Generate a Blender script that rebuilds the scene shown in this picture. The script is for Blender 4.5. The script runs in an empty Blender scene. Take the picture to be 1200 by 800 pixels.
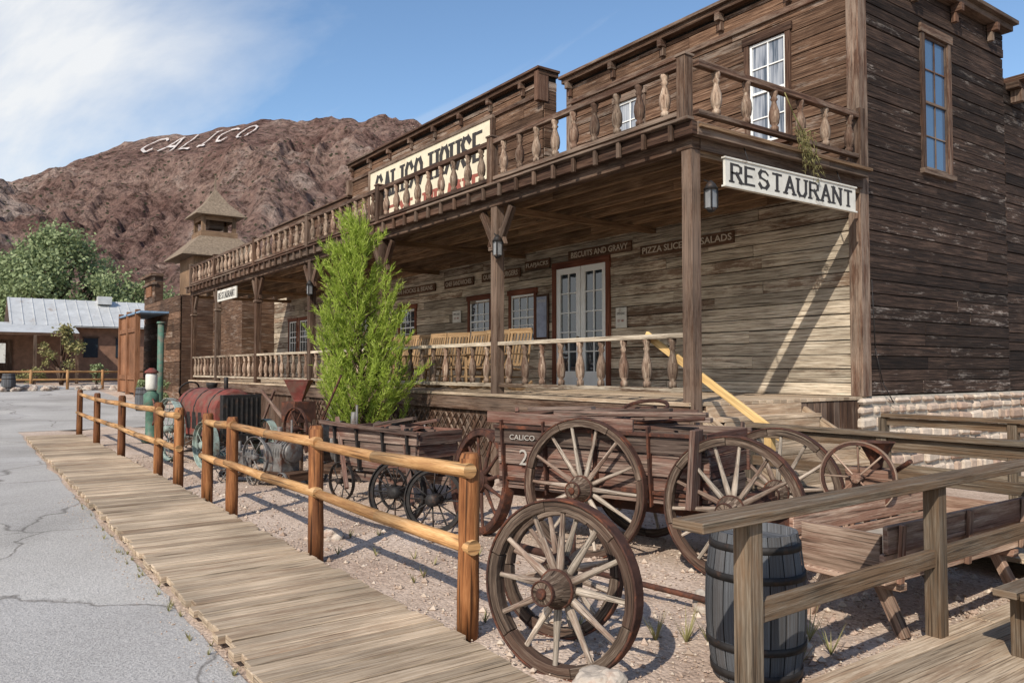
import bpy, math, random
from mathutils import Matrix, Vector, noise, Euler
random.seed(7)
R=random.random
U=random.uniform
sc=bpy.context.scene
# ---------------------------------------------------------------- mesh builder
FC=[(0,3,2,1,2),(4,5,6,7,2),(0,1,5,4,1),(2,3,7,6,1),(1,2,6,5,0),(3,0,4,7,0)]
CR=[(-1,-1,-1),(1,-1,-1),(1,1,-1),(-1,1,-1),(-1,-1,1),(1,-1,1),(1,1,1),(-1,1,1)]
class MB:
    def __init__(s,M=None):
        s.v=[];s.f=[];s.m=[];s.uv=[];s.sm=[];s.M=M
    def face(s,idx,uv,m,sm=False):
        s.f.append(idx);s.m.append(m);s.uv.extend(uv);s.sm.append(sm)
    def addv(s,p):
        p=Vector(p)
        if s.M is not None:p=s.M@p
        s.v.append((p.x,p.y,p.z));return len(s.v)-1
    def box(s,c,sz,m=0,Rm=None,taper=None):
        h=(sz[0]/2,sz[1]/2,sz[2]/2);c=Vector(c)
        L=max(range(3),key=lambda i:sz[i])
        ou=U(0,40);ov=U(0,40)
        loc=[(a*h[0],b*h[1],d*h[2]) for a,b,d in CR]
        ids=[]
        for p in loc:
            q=Vector(p)
            if taper and p[2]>0: q.x*=taper;q.y*=taper
            if Rm is not None:q=Rm@q
            ids.append(s.addv(q+c))
        for a,b,d,e,ax in FC:
            o=[i for i in range(3) if i!=ax]
            if L in o: u=L;v=[i for i in o if i!=L][0]
            else: u,v=o
            s.face((ids[a],ids[b],ids[d],ids[e]),[(loc[k][u]+ou,loc[k][v]+ov) for k in (a,b,d,e)],m)
    def bb(s,x0,x1,y0,y1,z0,z1,m=0):
        s.box(((x0+x1)/2,(y0+y1)/2,(z0+z1)/2),(x1-x0,y1-y0,z1-z0),m)
    def beam(s,p1,p2,w,h,m=0,up=(0,0,1)):
        p1=Vector(p1);p2=Vector(p2);d=p2-p1;L=d.length
        if L<1e-5:return
        x=d/L;up=Vector(up)
        if abs(x.dot(up))>.98: up=Vector((0,1,0))
        y=up.cross(x).normalized();z=x.cross(y)
        Rm=Matrix((x,y,z)).transposed()
        s.box((p1+p2)/2,(L,w,h),m,Rm)
    def lathe(s,prof,M=None,n=12,m=0,cap=True,sm=True,ang=(0,2*math.pi),closed=True):
        M=M or Matrix.Identity(4)
        ou=U(0,40);ov=U(0,40);rings=[]
        k=n if closed else n+1
        for r,z in prof:
            ring=[]
            for i in range(k):
                a=ang[0]+(ang[1]-ang[0])*i/n
                ring.append(s.addv(M@Vector((r*math.cos(a),r*math.sin(a),z))))
            rings.append(ring)
        for j in range(len(prof)-1):
            for i in range(n):
                i2=(i+1)%k
                u0=prof[j][1]+ou;u1=prof[j+1][1]+ou
                rr=max(prof[j][0],prof[j+1][0])
                v0=ov+rr*6.28*i/n;v1=ov+rr*6.28*(i+1)/n
                s.face((rings[j][i],rings[j][i2],rings[j+1][i2],rings[j+1][i]),[(u0,v0),(u0,v1),(u1,v1),(u1,v0)],m,sm)
        if cap and closed:
            for ring,rr,rev in ((rings[0],prof[0][0],True),(rings[-1],prof[-1][0],False)):
                if rr>1e-4:
                    idx=list(ring)
                    uv=[(ou+rr*math.cos(6.28*i/n),ov+rr*math.sin(6.28*i/n)) for i in range(n)]
                    if rev: idx.reverse();uv.reverse()
                    s.face(tuple(idx),uv,m,False)
    def cyl(s,p1,p2,r1,r2=None,n=8,m=0,sm=True):
        if r2 is None:r2=r1
        p1=Vector(p1);p2=Vector(p2);d=p2-p1;L=d.length
        q=d.to_track_quat('Z','Y').to_matrix().to_4x4()
        s.lathe([(r1,0),(r2,L)],Matrix.Translation(p1)@q,n,m,True,sm)
    def tube(s,pts,r,n=6,m=0):
        for a,b in zip(pts[:-1],pts[1:]): s.cyl(a,b,r,r,n,m)
    def ring(s,M,r0,r1,z0,z1,n=32,m=0):
        ou=U(0,40);I=[]
        for i in range(n):
            a=2*math.pi*i/n;c=math.cos(a);d=math.sin(a)
            I.append([s.addv(M@Vector((r*c,r*d,z))) for r,z in ((r0,z0),(r1,z0),(r1,z1),(r0,z1))])
        for i in range(n):
            A=I[i];B=I[(i+1)%n]
            for k in range(4):
                k2=(k+1)%4
                u0=ou+r1*6.28*i/n;u1=ou+r1*6.28*(i+1)/n
                s.face((A[k],B[k],B[k2],A[k2]),[(u0,k*.05),(u1,k*.05),(u1,k*.05+.05),(u0,k*.05+.05)],m,False)
    def wheel(s,M,Rr,w=.055,t=.075,ns=12,hub=.1,hl=.3,mw=0,mi=1,iron=False,mr=None):
        if mr is None: mr=mw
        if iron:
            s.ring(M,Rr-.012,Rr,-w/2,w/2,36,mi)
            for i in range(ns):
                a=2*math.pi*i/ns
                s.cyl(M@Vector((hub*.5*math.cos(a),hub*.5*math.sin(a),(.04 if i%2 else -.04))),M@Vector(((Rr-.01)*math.cos(a),(Rr-.01)*math.sin(a),0)),.009,.009,5,mi)
            s.lathe([(0.01,-hl/2),(hub*.45,-hl/2),(hub*.5,0),(hub*.45,hl/2),(0.01,hl/2)],M,12,mi)
            return
        nf=ns//2
        for k in range(nf):   # felloes
            a0=2*math.pi*k/nf;n=6;I=[];ou=U(0,40);ov=U(0,40);g=.005;jz=U(-.003,.003);jr=U(-.003,.002)
            for i in range(n+1):
                a=a0+g+(2*math.pi/nf-2*g)*i/n;c=math.cos(a);d=math.sin(a)
                I.append([s.addv(M@Vector((r*c,r*d,z+jz))) for r,z in ((Rr-t+jr,-w/2),(Rr,-w/2),(Rr,w/2),(Rr-t+jr,w/2))])
            for i in range(n):
                A=I[i];B=I[i+1]
                for q in range(4):
                    q2=(q+1)%4
                    u0=ou+Rr*.1*i;u1=u0+Rr*.1
                    s.face((A[q],B[q],B[q2],A[q2]),[(u0,ov+q*.06),(u1,ov+q*.06),(u1,ov+q*.06+.06),(u0,ov+q*.06+.06)],mr)
            s.face((I[0][0],I[0][1],I[0][2],I[0][3]),[(0,0)]*4,mr);s.face(tuple(reversed(I[n])),[(0,0)]*4,mr)
        s.ring(M,Rr+.001,Rr+.014,-w/2-.004,w/2+.004,48,mi)
        for i in range(ns):
            a=2*math.pi*(i+.5)/ns;z0=(.012 if i%2 else -.012)
            a+=U(-.012,.012)
            c=math.cos(a);d=math.sin(a)
            p=[(hub*.8,.024),(hub+.06,.025),((hub+Rr)/2,.018),(Rr-t-.01,.016),(Rr-t+.01,.02)]
            q=Vector((c,d,0)).to_track_quat('Z','Y').to_matrix().to_4x4()
            s.lathe([(r,z) for z,r in p],M@Matrix.Translation((0,0,z0))@q,7,mw)
        s.lathe([(.01,-hl*.42),(hub*.62,-hl*.42),(hub*.75,-hl*.25),(hub*1.05,-hl*.12),(hub*1.08,hl*.12),(hub*.8,hl*.28),(hub*.62,hl*.55),(.01,hl*.55)],M,16,mr)
        s.ring(M,hub*.6,hub*.7,hl*.48,hl*.57,20,mi)
        s.ring(M,hub*.9,hub*1.1,hl*.1,hl*.16,20,mi)
        s.lathe([(.01,hl*.5),(.03,hl*.5),(.03,hl*.62),(.01,hl*.62)],M,8,mi)
def finish(mb,name,mats,parent=None,bevel=0,hide=False):
    me=bpy.data.meshes.new(name)
    me.from_pydata(mb.v,[],mb.f)
    for m in mats: me.materials.append(m)
    me.polygons.foreach_set('material_index',mb.m)
    me.polygons.foreach_set('use_smooth',mb.sm)
    uvl=me.uv_layers.new(name='UVMap')
    flat=[c for t in mb.uv for c in t]
    uvl.data.foreach_set('uv',flat)
    me.update()
    ob=bpy.data.objects.new(name,me);sc.collection.objects.link(ob)
    if parent: ob.parent=parent
    if bevel:
        b=ob.modifiers.new('b','BEVEL');b.width=bevel;b.segments=1;b.limit_method='ANGLE';b.angle_limit=math.radians(50)
    return ob
def empty(name,loc=(0,0,0)):
    e=bpy.data.objects.new(name,None);sc.collection.objects.link(e);return e
# ---------------------------------------------------------------- materials
def newmat(name):
    m=bpy.data.materials.new(name);m.use_nodes=True
    nt=m.node_tree
    return m,nt,nt.nodes['Principled BSDF'],nt.nodes,nt.links
def ramp(nodes,stops):
    r=nodes.new('ShaderNodeValToRGB');e=r.color_ramp.elements
    e[0].position=stops[0][0];e[0].color=(*stops[0][1],1)
    e[1].position=stops[-1][0];e[1].color=(*stops[-1][1],1)
    for p,c in stops[1:-1]:
        q=e.new(p);q.color=(*c,1)
    return r
def mix(nodes,links,fac,a,b,typ='MIX'):
    n=nodes.new('ShaderNodeMix');n.data_type='RGBA';n.blend_type=typ
    for s,i in ((fac,0),(a,6),(b,7)):
        if hasattr(s,'links'): links.new(s,n.inputs[i])
        elif i==0: n.inputs[0].default_value=s
        else: n.inputs[i].default_value=(*s,1)
    return n.outputs[2]
def nz(nodes,links,vec,scale,detail=5,rough=.6,dist=0):
    n=nodes.new('ShaderNodeTexNoise');n.inputs['Scale'].default_value=scale
    n.inputs['Detail'].default_value=detail;n.inputs['Roughness'].default_value=rough;n.inputs['Distortion'].default_value=dist
    if vec: links.new(vec,n.inputs['Vector'])
    return n.outputs['Fac']
def wood(name,dark,mid,light,patch=None,pamt=.5,gs=(1.3,28),rough=.85,bump=.5,var=.3,crack=.6,pscale=1.2,pth=(.45,.62),pisl=.45):
    m,nt,b,N,L=newmat(name)
    tc=N.new('ShaderNodeTexCoord')
    geo=N.new('ShaderNodeNewGeometry')
    mp=N.new('ShaderNodeMapping');mp.inputs['Scale'].default_value=(gs[0],gs[1],1);L.new(tc.outputs['UV'],mp.inputs[0])
    n1=nz(N,L,mp.outputs[0],1,4,.78,0)
    r=ramp(N,[(.32,dark),(.5,mid),(.68,light)]);L.new(n1,r.inputs[0])
    col=r.outputs[0]
    if patch:
        mp3=N.new('ShaderNodeMapping');mp3.inputs['Scale'].default_value=(pscale*.8,pscale*5,1);L.new(tc.outputs['UV'],mp3.inputs[0])
        n3=nz(N,L,mp3.outputs[0],1,5,.8,0)
        wn=N.new('ShaderNodeTexWhiteNoise');wn.noise_dimensions='1D';L.new(geo.outputs['Random Per Island'],wn.inputs['W'])
        mi=N.new('ShaderNodeMath');mi.operation='MULTIPLY_ADD';L.new(wn.outputs['Value'],mi.inputs[0]);mi.inputs[1].default_value=pisl*.5;mi.inputs[2].default_value=-pisl*.25
        aa=N.new('ShaderNodeMath');aa.operation='ADD';L.new(mi.outputs[0],aa.inputs[0]);L.new(n3,aa.inputs[1])
        rr=ramp(N,[(pth[0],(0,0,0)),(pth[1],(pamt,)*3)]);L.new(aa.outputs[0],rr.inputs[0])
        col=mix(N,L,rr.outputs[0],col,patch)
    mr=N.new('ShaderNodeMapRange');mr.inputs[3].default_value=1-var;mr.inputs[4].default_value=1+var
    L.new(geo.outputs['Random Per Island'],mr.inputs[0])
    ng=nz(N,L,tc.outputs['Object'],.9,2,.6)
    mg=N.new('ShaderNodeMapRange');mg.inputs[1].default_value=.3;mg.inputs[2].default_value=.7;mg.inputs[3].default_value=.72;mg.inputs[4].default_value=1.2
    L.new(ng,mg.inputs[0])
    mu=N.new('ShaderNodeMath');mu.operation='MULTIPLY';L.new(mr.outputs[0],mu.inputs[0]);L.new(mg.outputs[0],mu.inputs[1])
    mp2=N.new('ShaderNodeMapping');mp2.inputs['Scale'].default_value=(gs[0]*1.2,gs[1]*2.6,1);L.new(tc.outputs['UV'],mp2.inputs[0])
    n2=nz(N,L,mp2.outputs[0],1,1,.5)
    cr=ramp(N,[(.32,(1-crack,)*3),(.42,(1,1,1))]);L.new(n2,cr.inputs[0])
    col=mix(N,L,1.0,col,cr.outputs[0],'MULTIPLY')
    hs=N.new('ShaderNodeHueSaturation');L.new(col,hs.inputs['Color']);L.new(mu.outputs[0],hs.inputs['Value'])
    L.new(hs.outputs[0],b.inputs['Base Color'])
    b.inputs['Roughness'].default_value=rough
    b.inputs['Specular IOR Level'].default_value=.2
    bp=N.new('ShaderNodeBump');bp.inputs['Strength'].default_value=bump;bp.inputs['Distance'].default_value=.02
    L.new(n1,bp.inputs['Height']);L.new(bp.outputs[0],b.inputs['Normal'])
    return m
def simple(name,col,rough=.6,metal=0,var=.25,scale=6,bump=.15,col2=None,c2th=(.5,.65)):
    m,nt,b,N,L=newmat(name)
    tc=N.new('ShaderNodeTexCoord')
    n=nz(N,L,tc.outputs['Object'],scale,5,.65)
    r=ramp(N,[(.3,tuple(c*(1-var) for c in col)),(.7,tuple(min(1,c*(1+var)) for c in col))]);L.new(n,r.inputs[0])
    c=r.outputs[0]
    if col2:
        n2=nz(N,L,tc.outputs['Object'],scale*.7,5,.7)
        q=ramp(N,[(c2th[0],(0,0,0)),(c2th[1],(1,1,1))]);L.new(n2,q.inputs[0])
        c=mix(N,L,q.outputs[0],c,col2)
    L.new(c,b.inputs['Base Color']);b.inputs['Roughness'].default_value=rough;b.inputs['Metallic'].default_value=metal
    b.inputs['Specular IOR Level'].default_value=.3
    bp=N.new('ShaderNodeBump');bp.inputs['Strength'].default_value=bump;bp.inputs['Distance'].default_value=.01
    L.new(n,bp.inputs['Height']);L.new(bp.outputs[0],b.inputs['Normal'])
    return m
W_front=wood('weathered_siding',(.16,.115,.08),(.45,.37,.275),(.66,.58,.46),patch=(.15,.085,.052),pamt=.85,var=.33,bump=.9,pth=(.53,.65),crack=.75,pisl=.55)
W_upper=wood('brown_siding',(.032,.017,.011),(.11,.06,.036),(.23,.145,.095),patch=(.34,.28,.23),pamt=.6,var=.45,pth=(.55,.68),bump=.8,crack=.7)
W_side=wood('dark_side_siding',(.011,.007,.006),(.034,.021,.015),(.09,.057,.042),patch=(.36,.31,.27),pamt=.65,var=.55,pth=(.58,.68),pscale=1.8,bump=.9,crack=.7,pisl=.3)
W_post=wood('porch_timber',(.022,.011,.007),(.068,.036,.022),(.14,.085,.055),patch=(.23,.17,.13),pamt=.45,var=.25)
W_trim=wood('trim_wood',(.03,.016,.011),(.082,.043,.028),(.165,.10,.068),patch=(.28,.22,.17),pamt=.5,var=.35)
W_redtrim=wood('red_brown_trim',(.09,.03,.02),(.17,.06,.035),(.24,.1,.06),bump=.2)
W_ceil=wood('porch_ceiling_wood',(.09,.05,.03),(.22,.135,.075),(.35,.23,.14),var=.35)
W_bal=wood('turned_baluster_wood',(.1,.06,.04),(.30,.21,.15),(.48,.39,.30),patch=(.09,.042,.026),pamt=.8,var=.35,gs=(4,20))
W_walk=wood('boardwalk_wood',(.24,.17,.115),(.43,.33,.23),(.56,.45,.335),patch=(.24,.145,.085),pamt=.65,var=.26,bump=.6,pth=(.5,.66),gs=(1.6,42))
W_fence=wood('stained_log',(.08,.027,.01),(.22,.085,.03),(.36,.165,.065),patch=(.09,.034,.016),pamt=.7,var=.2,bump=.5,gs=(1.2,14),rough=.65,crack=.75)
W_rail=wood('stained_log_rail',(.22,.105,.042),(.45,.25,.105),(.6,.39,.2),patch=(.28,.13,.05),pamt=.7,var=.15,bump=.4,gs=(1.2,14),rough=.65,crack=.6)
W_gray=wood('gray_weathered_rail',(.05,.038,.027),(.135,.105,.075),(.23,.19,.145),patch=(.12,.068,.035),pamt=.7,var=.2,gs=(1.6,36))
W_wag=wood('wagon_wood',(.045,.03,.024),(.145,.10,.08),(.29,.22,.175),patch=(.12,.043,.028),pamt=.75,var=.4,crack=.8)
W_spoke=wood('wheel_wood',(.15,.12,.09),(.42,.35,.28),(.6,.52,.43),patch=(.12,.06,.04),pamt=.75,var=.28,gs=(3,30))
W_rim=wood('wheel_rim_wood',(.03,.02,.015),(.095,.065,.047),(.27,.21,.16),patch=(.06,.032,.022),pamt=.75,var=.28,gs=(3,30),crack=.75)
W_trough=wood('trough_wood',(.15,.095,.065),(.35,.24,.175),(.52,.40,.31),patch=(.17,.075,.048),pamt=.7)
W_pine=wood('new_pine_lumber',(.42,.25,.09),(.6,.39,.16),(.68,.48,.23),var=.12,bump=.12,crack=.2,gs=(1,14))
W_chair=wood('chair_wood',(.12,.07,.03),(.25,.155,.08),(.36,.25,.14),var=.25,bump=.1,crack=.3)
W_red=wood('far_red_wood',(.14,.06,.03),(.25,.115,.058),(.33,.17,.1),var=.25)
W_barrel=wood('barrel_staves',(.05,.053,.058),(.12,.125,.135),(.21,.22,.235),patch=(.07,.055,.045),pamt=.6,var=.25,gs=(1.2,22))
W_tower=wood('tower_boards',(.08,.045,.03),(.2,.125,.075),(.32,.21,.135),var=.3)
M_gap=simple('board_gap_shadow_wood',(.012,.009,.007),.95)
iron=simple('rusty_iron',(.06,.028,.02),.8,.15,.45,9,.35,col2=(.16,.055,.028))
iron_dark=simple('black_iron',(.03,.027,.026),.6,.4,.4,12,.2,col2=(.08,.045,.03),c2th=(.55,.7))
M_white=simple('white_paint',(.78,.78,.75),.5,0,.06,5,.05)
M_letters=simple('whitewashed_rock',(.50,.45,.42),.9,0,.3,.8,.05)
M_cream=simple('cream_sign_paint',(.66,.585,.43),.6,0,.1,3,.08,col2=(.46,.36,.25),c2th=(.58,.78))
M_whsign=simple('weathered_white_sign',(.60,.575,.51),.65,0,.12,5,.1,col2=(.27,.22,.17),c2th=(.56,.72))
M_txtdark=simple('sign_letter_dark',(.035,.03,.028),.6)
M_txtred=simple('sign_letter_red',(.28,.08,.055),.6)
M_txtlt=simple('sign_letter_tan',(.5,.43,.34),.6)
M_redpaint=simple('faded_red_paint',(.17,.042,.032),.75,.0,.45,7,.25,col2=(.14,.075,.055),c2th=(.45,.62))
M_green=simple('faded_green_paint',(.07,.14,.10),.6,.0,.3,7,.15,col2=(.14,.13,.1))
M_tin=simple('tin_roof',(.5,.5,.49),.5,.2,.15,2,.15,col2=(.32,.25,.2),c2th=(.6,.75))
M_mortar=simple('mortar',(.33,.29,.24),.95,0,.25,12,.4)
M_roofdk=simple('dark_shingle',(.20,.15,.105),.9,0,.4,9,.5)
M_adobe=simple('brown_plaster',(.21,.115,.075),.9,0,.3,3,.2)
M_rock=simple('pale_rock',(.42,.36,.3),.95,0,.3,9,.6,col2=(.3,.2,.15))
M_blue=simple('blue_awning',(.16,.24,.34),.7)
def stone_mat():
    m,nt,b,N,L=newmat('foundation_stone')
    tc=N.new('ShaderNodeTexCoord');geo=N.new('ShaderNodeNewGeometry')
    r=ramp(N,[(0,(.28,.19,.14)),(.3,(.45,.35,.27)),(.55,(.55,.47,.38)),(.8,(.37,.26,.2)),(1,(.58,.5,.41))]);L.new(geo.outputs['Random Per Island'],r.inputs[0])
    n=nz(N,L,tc.outputs['Object'],9,4,.7)
    q=ramp(N,[(.3,(.7,.7,.7)),(.7,(1.15,1.12,1.1))]);L.new(n,q.inputs[0])
    L.new(mix(N,L,1.0,r.outputs[0],q.outputs[0],'MULTIPLY'),b.inputs['Base Color']);b.inputs['Roughness'].default_value=.95
    bp=N.new('ShaderNodeBump');bp.inputs['Strength'].default_value=.6;bp.inputs['Distance'].default_value=.02
    L.new(n,bp.inputs['Height']);L.new(bp.outputs[0],b.inputs['Normal']);return m
M_stone=stone_mat()
def glass(name,base,rough=.03):
    m,nt,b,N,L=newmat(name)
    b.inputs['Base Color'].default_value=(*base,1);b.inputs['Roughness'].default_value=rough
    b.inputs['IOR'].default_value=1.6;b.inputs['Specular IOR Level'].default_value=.9
    tc=N.new('ShaderNodeTexCoord');n=nz(N,L,tc.outputs['Object'],2.5,2,.5)
    bp=N.new('ShaderNodeBump');bp.inputs['Strength'].default_value=.12;bp.inputs['Distance'].default_value=.02
    L.new(n,bp.inputs['Height']);L.new(bp.outputs[0],b.inputs['Normal']);return m
G_dark=glass('window_glass',(.025,.035,.045))
G_blue=glass('sky_glass',(.06,.11,.19))
def curtain():
    m,nt,b,N,L=newmat('curtained_glass')
    tc=N.new('ShaderNodeTexCoord');mp=N.new('ShaderNodeMapping');mp.inputs['Scale'].default_value=(9,1,.6);L.new(tc.outputs['Object'],mp.inputs[0])
    n=nz(N,L,mp.outputs[0],1.3,3,.6)
    r=ramp(N,[(.38,(.05,.07,.10)),(.5,(.25,.27,.31)),(.7,(.42,.44,.46))]);L.new(n,r.inputs[0]);L.new(r.outputs[0],b.inputs['Base Color'])
    b.inputs['Roughness'].default_value=.05;b.inputs['IOR'].default_value=1.6;return m
G_curt=curtain()
def ground_mat():
    m,nt,b,N,L=newmat('gravel_dirt')
    tc=N.new('ShaderNodeTexCoord');O=tc.outputs['Object']
    n=nz(N,L,O,.6,6,.65)
    r=ramp(N,[(.3,(.34,.245,.19)),(.5,(.50,.39,.31)),(.72,(.60,.49,.41))]);L.new(n,r.inputs[0])
    v=N.new('ShaderNodeTexVoronoi');v.inputs['Scale'].default_value=38;L.new(O,v.inputs['Vector'])
    sp=ramp(N,[(0,(.6,.56,.54)),(.5,(1,.98,.96)),(1,(1.25,1.25,1.25))]);L.new(v.outputs['Color'],sp.inputs[0])
    c=mix(N,L,.7,r.outputs[0],sp.outputs[0],'MULTIPLY')
    n2=nz(N,L,O,60,3,.7)
    q=ramp(N,[(.35,(.75,.75,.75)),(.65,(1.12,1.12,1.12))]);L.new(n2,q.inputs[0])
    c=mix(N,L,.8,c,q.outputs[0],'MULTIPLY')
    L.new(c,b.inputs['Base Color']);b.inputs['Roughness'].default_value=.95
    b.inputs['Specular IOR Level'].default_value=.15
    ad=N.new('ShaderNodeMath');ad.operation='SUBTRACT';L.new(n2,ad.inputs[0]);L.new(v.outputs['Distance'],ad.inputs[1])
    bp=N.new('ShaderNodeBump');bp.inputs['Strength'].default_value=.6;bp.inputs['Distance'].default_value=.015
    L.new(ad.outputs[0],bp.inputs['Height']);L.new(bp.outputs[0],b.inputs['Normal']);return m
def road_mat():
    m,nt,b,N,L=newmat('old_asphalt')
    tc=N.new('ShaderNodeTexCoord');O=tc.outputs['Object']
    n=nz(N,L,O,.35,6,.6,.5)
    r=ramp(N,[(.3,(.30,.285,.265)),(.5,(.42,.40,.375)),(.7,(.50,.48,.455))]);L.new(n,r.inputs[0])
    n2=nz(N,L,O,70,3,.7)
    q=ramp(N,[(.3,(.58,.58,.58)),(.7,(1.28,1.27,1.26))]);L.new(n2,q.inputs[0])
    c=mix(N,L,1.0,r.outputs[0],q.outputs[0],'MULTIPLY')
    nd=N.new('ShaderNodeTexNoise');nd.inputs['Scale'].default_value=1.2;nd.inputs['Detail'].default_value=5;L.new(O,nd.inputs['Vector'])
    va=N.new('ShaderNodeVectorMath');va.operation='MULTIPLY_ADD';L.new(nd.outputs['Color'],va.inputs[0]);va.inputs[1].default_value=(.8,.8,0);L.new(O,va.inputs[2])
    v=N.new('ShaderNodeTexVoronoi');v.feature='DISTANCE_TO_EDGE';v.inputs['Scale'].default_value=.33;L.new(va.outputs[0],v.inputs['Vector'])
    cr=ramp(N,[(.0,(.34,.32,.30)),(.008,(1,1,1))]);L.new(v.outputs['Distance'],cr.inputs[0])
    c=mix(N,L,.8,c,cr.outputs[0],'MULTIPLY')
    v2=N.new('ShaderNodeTexVoronoi');v2.inputs['Scale'].default_value=.33;L.new(va.outputs[0],v2.inputs['Vector'])
    s2=ramp(N,[(0,(.84,.84,.86)),(1,(1.1,1.09,1.07))]);L.new(v2.outputs['Color'],s2.inputs[0])
    c=mix(N,L,.8,c,s2.outputs[0],'MULTIPLY')
    L.new(c,b.inputs['Base Color']);b.inputs['Roughness'].default_value=.9;b.inputs['Specular IOR Level'].default_value=.2
    bp=N.new('ShaderNodeBump');bp.inputs['Strength'].default_value=.7;bp.inputs['Distance'].default_value=.014
    L.new(n2,bp.inputs['Height']);L.new(bp.outputs[0],b.inputs['Normal']);return m
def hill_mat():
    m,nt,b,N,L=newmat('hill_rock')
    tc=N.new('ShaderNodeTexCoord');O=tc.outputs['Object']
    n=nz(N,L,O,.02,8,.74,.8)
    r=ramp(N,[(.35,(.145,.08,.066)),(.45,(.255,.155,.127)),(.54,(.36,.24,.195)),(.66,(.54,.42,.355))]);L.new(n,r.inputs[0])
    n2=nz(N,L,O,.3,6,.8)
    q=ramp(N,[(.38,(.30,.28,.27)),(.5,(1,1,1)),(.62,(1.4,1.38,1.35))]);L.new(n2,q.inputs[0])
    c=mix(N,L,1.0,r.outputs[0],q.outputs[0],'MULTIPLY')
    v=N.new('ShaderNodeTexVoronoi');v.inputs['Scale'].default_value=.3;L.new(O,v.inputs['Vector'])
    sb=ramp(N,[(.16,(1,1,1)),(.25,(0,0,0))]);L.new(v.outputs['Distance'],sb.inputs[0])
    c=mix(N,L,sb.outputs[0],c,(.09,.085,.055))
    L.new(c,b.inputs['Base Color']);b.inputs['Roughness'].default_value=1;b.inputs['Specular IOR Level'].default_value=.05
    bp=N.new('ShaderNodeBump');bp.inputs['Strength'].default_value=1;bp.inputs['Distance'].default_value=6
    L.new(n2,bp.inputs['Height']);L.new(bp.outputs[0],b.inputs['Normal']);return m
def leaf_mat(name,c1,c2,c3,trans=.3):
    m,nt,b,N,L=newmat(name)
    geo=N.new('ShaderNodeNewGeometry')
    r=ramp(N,[(0,c1),(.5,c2),(1,c3)]);L.new(geo.outputs['Random Per Island'],r.inputs[0])
    L.new(r.outputs[0],b.inputs['Base Color']);b.inputs['Roughness'].default_value=.6;b.inputs['Specular IOR Level'].default_value=.2
    tr=N.new('ShaderNodeBsdfTranslucent');L.new(r.outputs[0],tr.inputs[0])
    ms=N.new('ShaderNodeMixShader');ms.inputs[0].default_value=trans
    L.new(b.outputs[0],ms.inputs[1]);L.new(tr.outputs[0],ms.inputs[2]);L.new(ms.outputs[0],N['Material Output'].inputs[0]);return m
M_ground=ground_mat();M_road=road_mat();M_hill=hill_mat()
L_pine=leaf_mat('pine_needles',(.21,.29,.035),(.37,.47,.07),(.52,.6,.15),.42)
L_far=leaf_mat('olive_foliage',(.16,.20,.09),(.24,.29,.14),(.33,.38,.2),.3)
L_dry=leaf_mat('dry_weeds',(.14,.15,.05),(.25,.22,.09),(.33,.29,.14),.2)
# ---------------------------------------------------------------- frame of reference
FH=Vector((-.814,.581,0));RH=Vector((.581,.814,0))
def gz(x):
    t=max(0,-18-x)
    return min(1.75,t*t*.0011 if t<14 else .2156+(t-14)*.031)
xs=[-3000,-900,-400,-250,-150,-110,-90,-75,-62,-54,-47,-40,-35,-31,-28]+[-26+.15*i for i in range(187)]+[2.3,4,8,20,60,300,3000]
ys=[-3000,-600,-120,-40,-12,-4,0,1.5]+[2.45+.14*i for i in range(42)]+[8.6,9.5,12,20,40,100,400,3000]
mb=MB();ng=len(ys)
for x in xs:
    for y in ys:
        z=gz(x)
        if -25<x<1.8 and 2.5<y<8.3:
            k=min(1,(y-2.45)/.4)
            z+=k*(noise.noise(Vector((x*.9,y*.9,0)))*.05+noise.noise(Vector((x*3.5,y*3.5,3)))*.018)-.005
        mb.v.append((x,y,z))
for i in range(len(xs)-1):
    for j in range(ng-1):
        a=i*ng+j
        mb.face((a,a+ng,a+ng+1,a+1),[(0,0)]*4,0,True)
finish(mb,'ground',[M_ground])
mb=MB()
xr=[x for x in xs if -110<=x<=60]
for x in xr:
    ym=1.3 if x>-24.5 else (6.2 if x>-50 else 2.5)
    if x>-24.5: ym+=(-x)*.010+noise.noise(Vector((x*.8,0,0)))*.06+noise.noise(Vector((x*4,0,5)))*.03
    mb.v.append((x,-40,gz(x)+.006));mb.v.append((x,ym,gz(x)+.006))
for i in range(len(xr)-1):
    a=2*i;mb.face((a,a+2,a+3,a+1),[(0,0)]*4,0)
finish(mb,'road',[M_road])
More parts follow.
